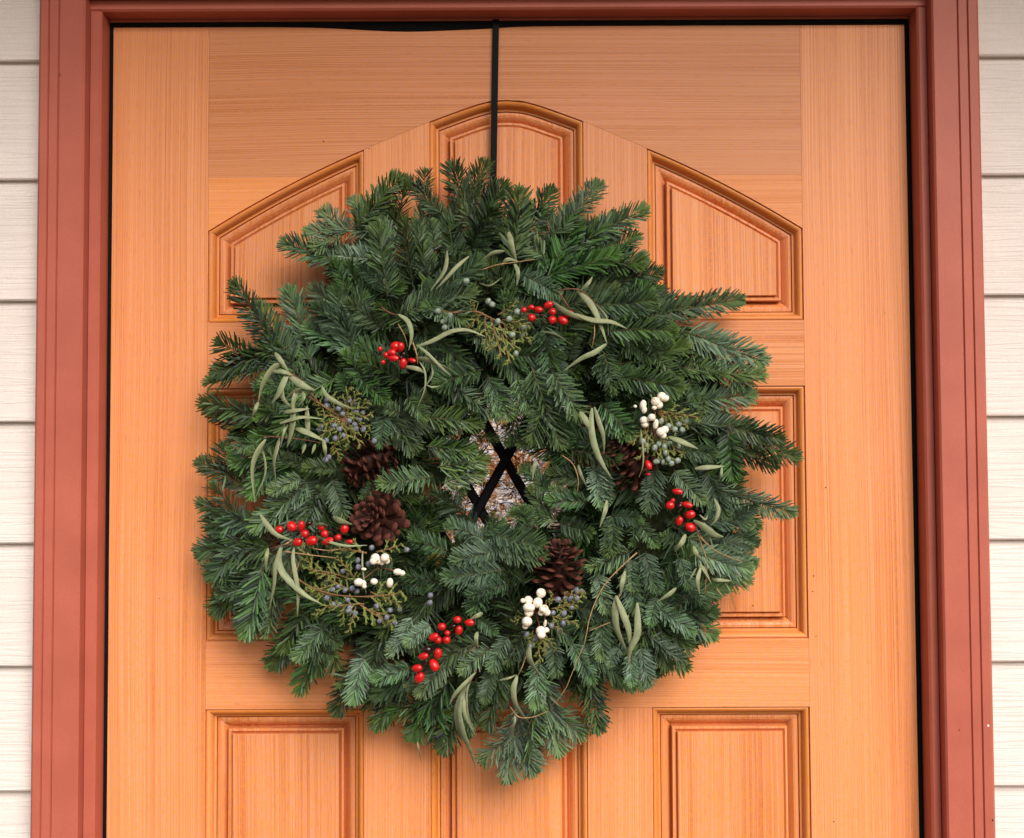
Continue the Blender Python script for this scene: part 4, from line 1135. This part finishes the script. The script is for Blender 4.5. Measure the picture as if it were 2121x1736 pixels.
for Z_, kz, lab, anc, bs, dk in BER:
    e = bunch(Z_, anc, lab, 'red_berry_spray')
    ax, ay = Z_(*anc)
    ctr = at(ax, ay, -(front(ax, ay) + 0.008))
    for x, y, rx, ry, a in bs:
        o, p = ball(e, 'berry', ME['berry'], Z_, kz, x, y, rx, ry, a, 0.017 + rnd.uniform(-0.003, 0.005))
        g = MB(); q = p + (ctr - p) * 0.8 + Vector((0, 0.006, 0))
        g.tube([p + Vector((0, 0.002, 0)), (p + q) / 2 + Vector((0, 0.005, 0)), q], 0.0007, 5)
        g.build('stalk', M['darkstem'], e, smooth=True)
    for x, y, r in dk: ball(e, 'withered_berry', ME['shrivel'], Z_, kz, x, y, r, r * 0.8, rnd.uniform(0, 90), 0.013)

TAL = [
 (ZD, KD, 'white tallow berries above grey green juniper on the right', (660, 560),
  [(752,405,38),(785,420,30),(698,447,37),(725,476,37),(688,502,20),(590,480,30,45),(600,520,24,30),(598,610,34),(606,645,32),(665,585,31),(640,600,20),(700,645,24,44),(745,712,38),(780,692,32),(765,742,28),(522,490,14)]),
 (ZF, KA, 'white popcorn berries below the big upright pine cone', (1120, 920),
  [(1165,770,38),(1060,830,35),(1015,832,19),(1065,890,48,38),(1065,930,36),(1138,850,40,42),(1190,905,38),(1215,930,28),(1165,935,24),(1050,1005,40),(1035,1045,24),(1165,1085,40),(1168,1115,34),(1210,1075,22),(1200,1020,13,30)]),
 (ZE, KA, 'white tallow berries half hidden in fir above yellow green juniper', (1520, 560),
  [(1490,480,36),(1475,505,30),(1515,505,26),(1570,478,34),(1585,505,26),(1545,520,20),(1352,680,38,32),(1385,690,30),(1400,715,18),(1675,595,36,28),(1712,605,24),(1480,675,30,25),(1610,685,28,40),(1395,572,22,13)]),
]
for Z_, kz, lab, anc, bs in TAL:
    e = bunch(Z_, anc, lab, 'white_berry_spray')
    ax, ay = Z_(*anc)
    ctr = at(ax, ay, -(front(ax, ay) + 0.006))
    for b in bs:
        o, p = ball(e, 'berry', ME['tallow'], Z_, kz, b[0], b[1], b[2], b[3] if len(b) > 3 else None, 0, 0.020 + rnd.uniform(-0.003, 0.004))
        if b[2] > 30:
            g = MB(); g.tube([p + Vector((0, 0.003, 0)), (p + ctr) / 2 + Vector((0, 0.006, 0)), ctr], 0.0008, 5)
            g.build('stalk', M['redstem'], e, smooth=True)

# ---- juniper: branching cords of scale leaves, berries
def jun_mesh(seed, L=0.05):
    rr = random.Random(seed)
    g = MB()
    def cord(p0, d, L_, depth):
        d = d.normalized()
        sd = Vector((rr.gauss(0, 1), rr.gauss(0, 1), rr.gauss(0, 1))) * 0.12
        n = max(4, int(L_ / 0.0016))
        pts, rad = [], []
        for i in range(n + 1):
            t = i / n
            pts.append(p0 + d * (L_ * t) + sd * (L_ * t * t))
            base = (0.0014 if depth == 0 else 0.0015) * (1 - 0.35 * t)
            rad.append(base * (1.28 if i % 2 else 0.86))
        rad[-1] = 0.0002
        g.tube(pts, rad, 5, 1 if depth == 0 else 0)
        # scale leaves standing off the cord
        for i in range(1, n):
            p = pts[i]; a = rr.uniform(0, 6.28)
            s1 = d.orthogonal().normalized(); s2 = d.cross(s1)
            o_ = (s1 * math.cos(a) + s2 * math.sin(a))
            q = p + d * 0.0022 + o_ * 0.0021
            w = d.cross(o_) * 0.0011
            g.add([p - w, p + w, q], [(0, 1, 2)], 0)
        if depth < 2:
            k = 0
            t = 0.18 if depth == 0 else 0.25
            while t < 0.95:
                s_ = 1 if k % 2 else -1
                a = R(rr.gauss(42, 9)); ax = Vector((0, 0, 1)) if depth == 0 else Vector((0, rr.gauss(0, .4), 1)).normalized()
                y = ax.cross(d)
                dd = d * math.cos(a) + y * (s_ * math.sin(a)) + Vector((0, 0, rr.gauss(0.1, 0.25)))
                cord(p0 + d * (L_ * t) + sd * (L_ * t * t), dd, L_ * (1 - t * 0.6) * rr.uniform(0.34, 0.5), depth + 1)
                k += 1
                t += rr.uniform(0.10, 0.16) if depth == 0 else rr.uniform(0.25, 0.38)
    cord(Vector((0, 0, 0)), Vector((1, 0, 0)), L, 0)
    return g.mesh('juniper_cords', [M['juniper'], M['junstem']], False)
JM = [jun_mesh(s) for s in (1, 2, 3, 4)]
JUN = [
 (ZE, KA, 'yellow green juniper with blue berries at the lower left', (1250, 760), 'jblue',
  [((1250,640),(990,545)),((1200,700),(950,740)),((1150,790),(890,760)),((1180,830),(975,930)),((1250,850),(1190,1030)),((1330,880),(1290,1060)),((1200,650),(1000,590)),((1400,800),(1720,790)),((1350,850),(1590,1050)),((1400,900),(1650,980)),((1300,620),(1190,470)),((1420,440),(1120,365)),((1500,430),(1720,380)),((1010,640),(890,430)),((1300,760),(1100,640)),((1400,860),(1150,850)),((1450,760),(1660,840)),((1350,700),(1280,560))],
  [(1080,685),(1185,715),(1298,730),(1240,745),(1222,590),(1350,555),(1435,530),(1345,500),(1090,810),(1148,865),(1195,868),(1262,827),(1325,940),(1280,890),(1268,915),(1500,880),(1612,912),(1690,905),(1525,1000),(1585,970),(1750,412),(1650,1015),(1945,790),(1340,755),(1135,740),(1460,395)],
  24, [(15,[(790,580),(860,660),(1000,740),(1200,790),(1420,800)]),(11,[(870,490),(840,590),(850,650)])]),
 (ZC, KA, 'bushy juniper tuft dotted with frosted blue berries', (1230, 650), 'jblue',
  [((1230,650),(1230 + int(225 * math.cos(a * 0.483)), 650 + int(215 * math.sin(a * 0.483)))) for a in range(13)] + [((1180,800),(1120,900)),((1250,780),(1230,900)),((1330,700),(1440,800)),((1100,600),(1000,520)),((1150,860),(1180,990))],
  [(1090,495),(1090,545),(1185,565),(1220,610),(1275,500),(1318,515),(1330,590),(1385,605),(1360,655),(1275,668),(1150,708),(1195,738),(1320,700),(1330,735),(1390,740),(1230,790),(1160,815),(1085,832),(1480,835),(1105,970),(1080,990),(1040,715),(1025,740)],
  25, [(14,[(940,470),(1050,540),(1200,640)])]),
 (ZA, KA, 'olive juniper twigs with grey green berries left of red berries', (560, 360), 'jgreen',
  [((480,310),(320,440)),((500,330),(480,600)),((540,350),(630,610)),((600,370),(700,650)),((620,380),(850,570)),((640,370),(830,400)),((600,330),(770,240)),((600,400),(770,640)),((430,310),(380,220)),((560,380),(560,580)),((620,390),(840,470))],
  [(105,300),(205,335),(150,385),(163,435),(522,218),(555,245),(762,305),(815,435),(720,495),(800,495),(605,495),(580,570),(660,595),(750,650),(600,385),(695,365),(340,50),(288,320)],
  27, [(17,[(320,305),(430,305),(520,345),(640,400)]),(10,[(330,300),(230,310),(120,300)])]),
 (ZD, KD, 'juniper twigs with round grey green berries under white berries', (700, 640), 'jgreen',
  [((720,530),(1010,560)),((720,550),(960,690)),((640,660),(590,900)),((660,680),(690,930)),((680,690),(770,980)),((700,700),(900,930)),((650,640),(520,790)),((730,560),(860,690)),((690,720),(830,990)),((720,540),(920,610))],
  [(745,620),(810,660),(865,690),(930,695),(900,640),(960,620),(585,795),(620,825),(600,865),(690,850),(725,815),(775,840),(893,838),(820,815),(705,970),(765,970),(835,985),(890,960),(790,895),(810,945)],
  28, [(12,[(690,520),(700,620),(690,720)])]),
 (ZF, KA, 'juniper sprig with small blue berries beside popcorn berries', (1220, 950), 'jblue',
  [((1250,900),(1420,860)),((1220,950),(1430,1000)),((1200,1000),(1340,1090)),((1150,1050),(1120,1310)),((1200,1100),(1260,1240)),((1060,950),(930,1000)),((1300,850),(1470,760)),((1230,880),(1260,780)),((1280,900),(1530,830)),((1180,1080),(1180,1260)),((1100,1080),(1060,1200))],
  [(1460,748),(1503,760),(1305,825),(1365,820),(1413,818),(1460,815),(1420,887),(1265,935),(1355,940),(1250,1040),(1348,1020),(1320,1080),(1047,1112),(1122,1147),(1097,1182),(1075,1212),(250,790),(245,850)],
  25, [(12,[(1210,830),(1200,950),(1190,1080)])]),
]
for Z_, kz, lab, anc, kind, sp_, be, br, st in JUN:
    e = bunch(Z_, anc, lab, 'juniper_sprig')
    for b, t in sp_:
        b, t = Z_(*b), Z_(*t)
        p, q = at(b[0], b[1], -(front(*b) + 0.008)), at(t[0], t[1], -(front(*t) + 0.015 + rnd.uniform(-0.004, 0.006)))
        x = q - p; s = x.length / 0.05; x.normalize()
        f = Vector((0, -1, 0)); z = (f - x * f.dot(x)).normalized(); y = z.cross(x)
        o = bpy.data.objects.new('twiglet', rnd.choice(JM)); col.objects.link(o); o.parent = e
        mt = Matrix((x, y, z)).transposed().to_4x4() @ Matrix.Diagonal((s, s * rnd.choice((-1, 1)) if False else s, max(0.8, min(1.3, s)), 1))
        mt.translation = p - wr_w - e.location
        o.matrix_local = mt
    for x, y in be:
        ball(e, 'berry', ME[kind], Z_, kz, x, y, br * rnd.uniform(0.86, 1.08), br * rnd.uniform(0.86, 1.0), rnd.uniform(0, 90), 0.012 + rnd.uniform(-0.004, 0.004))
    for w, pts in st: stem(e, Z_, w, pts, 'junstem', 0.010, kz)

# ---- pine cones
def cone_scale_mesh():
    """one woody scale along +x, upper side +z, swollen end with a pale ridge"""
    g = MB()
    prof = [(0.0, .10, .05), (0.35, .20, .06), (0.65, .36, .09), (0.85, .43, .16), (0.97, .34, .17), (1.03, .16, .10)]
    vs_, fs = [], []
    for x, w, h in prof:
        vs_ += [(x, -w, -h * .3), (x, -w * .6, h * .6), (x, 0, h), (x, w * .6, h * .6), (x, w, -h * .3), (x, 0, -h * .8)]
    n = 6
    for i in range(len(prof) - 1):
        for j in range(n): fs.append((i*n+j, i*n+(j+1) % n, (i+1)*n+(j+1) % n, (i+1)*n+j))
    k = len(prof)
    fs += [tuple(range(n-1, -1, -1)), tuple((k-1)*n+j for j in range(n))]
    g.add(vs_, fs)
    g.m = [1 if (i // n) >= 3 else 0 for i in range(len(fs) - 2)] + [0, 1]
    return g.mesh('cone_scale', [M['cone'], M['conetip']], False)
SCALE = cone_scale_mesh()
import bmesh as _bm
_b = _bm.new(); _b.from_mesh(SCALE); _bm.ops.recalc_face_normals(_b, faces=_b.faces); _b.to_mesh(SCALE); _b.free()
def pine_cone(Z_, x, y, axis, length, width, nsc, open_, label, lift=0.0, flip=False):
    px, py = Z_(x, y)
    p = at(px, py, -(front(px, py) + lift - 0.008))
    e = bpy.data.objects.new('pine_cone', None); col.objects.link(e); e.parent = wreath; e.empty_display_size = 0.02
    ax = Vector(axis).normalized()
    q = ax.to_track_quat('Z', 'Y').to_matrix().to_4x4()
    mt = q.copy(); mt.translation = p - wr_w
    e.matrix_local = mt
    e['label'] = label
    g = MB()
    g.tube([(0, 0, -length * .5), (0, 0, -length * .25), (0, 0, length * .1), (0, 0, length * .42)], [width * .10, width * .2, width * .17, width * .05], 8)
    obj('core', g.mesh('cone_core', M['cone'], True), e, False)
    for i in range(nsc):
        t = (i + 0.5) / nsc
        z = -length * .46 + length * .90 * t
        a = i * 2.39996 + rnd.gauss(0, 0.12)
        prof = min(1.0, 0.62 + 2.2 * t) * (1 - max(0, (t - 0.45) / 0.55) ** 2.2 * 0.72)
        Ls = width * .5 * max(0.22, prof) * rnd.uniform(0.86, 1.10)
        up = R(-8 + open_ * t + rnd.gauss(0, 7))
        d = Vector((math.cos(a) * math.cos(up), math.sin(a) * math.cos(up), math.sin(up)))
        sd = Vector((-math.sin(a), math.cos(a), 0)); nz = d.cross(sd)
        o = bpy.data.objects.new('scale', SCALE); col.objects.link(o); o.parent = e
        sw = width * 0.36 * max(0.5, prof)
        m4 = Matrix((d * Ls, sd * sw * 0.62, nz * (sw * 0.55))).transposed().to_4x4()
        m4.translation = Vector((0, 0, z))
        o.matrix_local = m4
    return e
pine_cone(ZC, 1435, 1015, (-0.75, -0.35, -0.45), 0.056, 0.052, 62, 48, 'dark tightly scaled pine cone right of the juniper tuft', -0.004)
pine_cone(ZC, 1510, 1470, (-0.30, -0.90, 0.15), 0.050, 0.057, 58, 62, 'reddish open pine cone with scales facing outward', -0.002)
pine_cone(ZF, 1320, 570, (0.10, -0.28, 0.95), 0.062, 0.054, 66, 42, 'upright pine cone above the popcorn berries', 0.0)
pine_cone(ZD, 470, 960, (-0.55, -0.35, 0.75), 0.056, 0.050, 58, 44, 'dark shaded pine cone beside a single red berry', -0.004)
pine_cone(ZD, 55, 660, (-0.5, -0.5, -0.6), 0.044, 0.040, 48, 44, 'small dark pine cone buried behind straight eucalyptus leaves', -0.034)
pine_cone(ZA, 610, 640, (0.3, -0.6, -0.7), 0.044, 0.040, 48, 44, 'small brown pine cone hidden below olive juniper', -0.056)
pine_cone(ZC, 2010, 130, (0.3, -0.7, 0.4), 0.036, 0.034, 44, 44, 'small brown pine cone peeking behind the left berry cluster', -0.046)
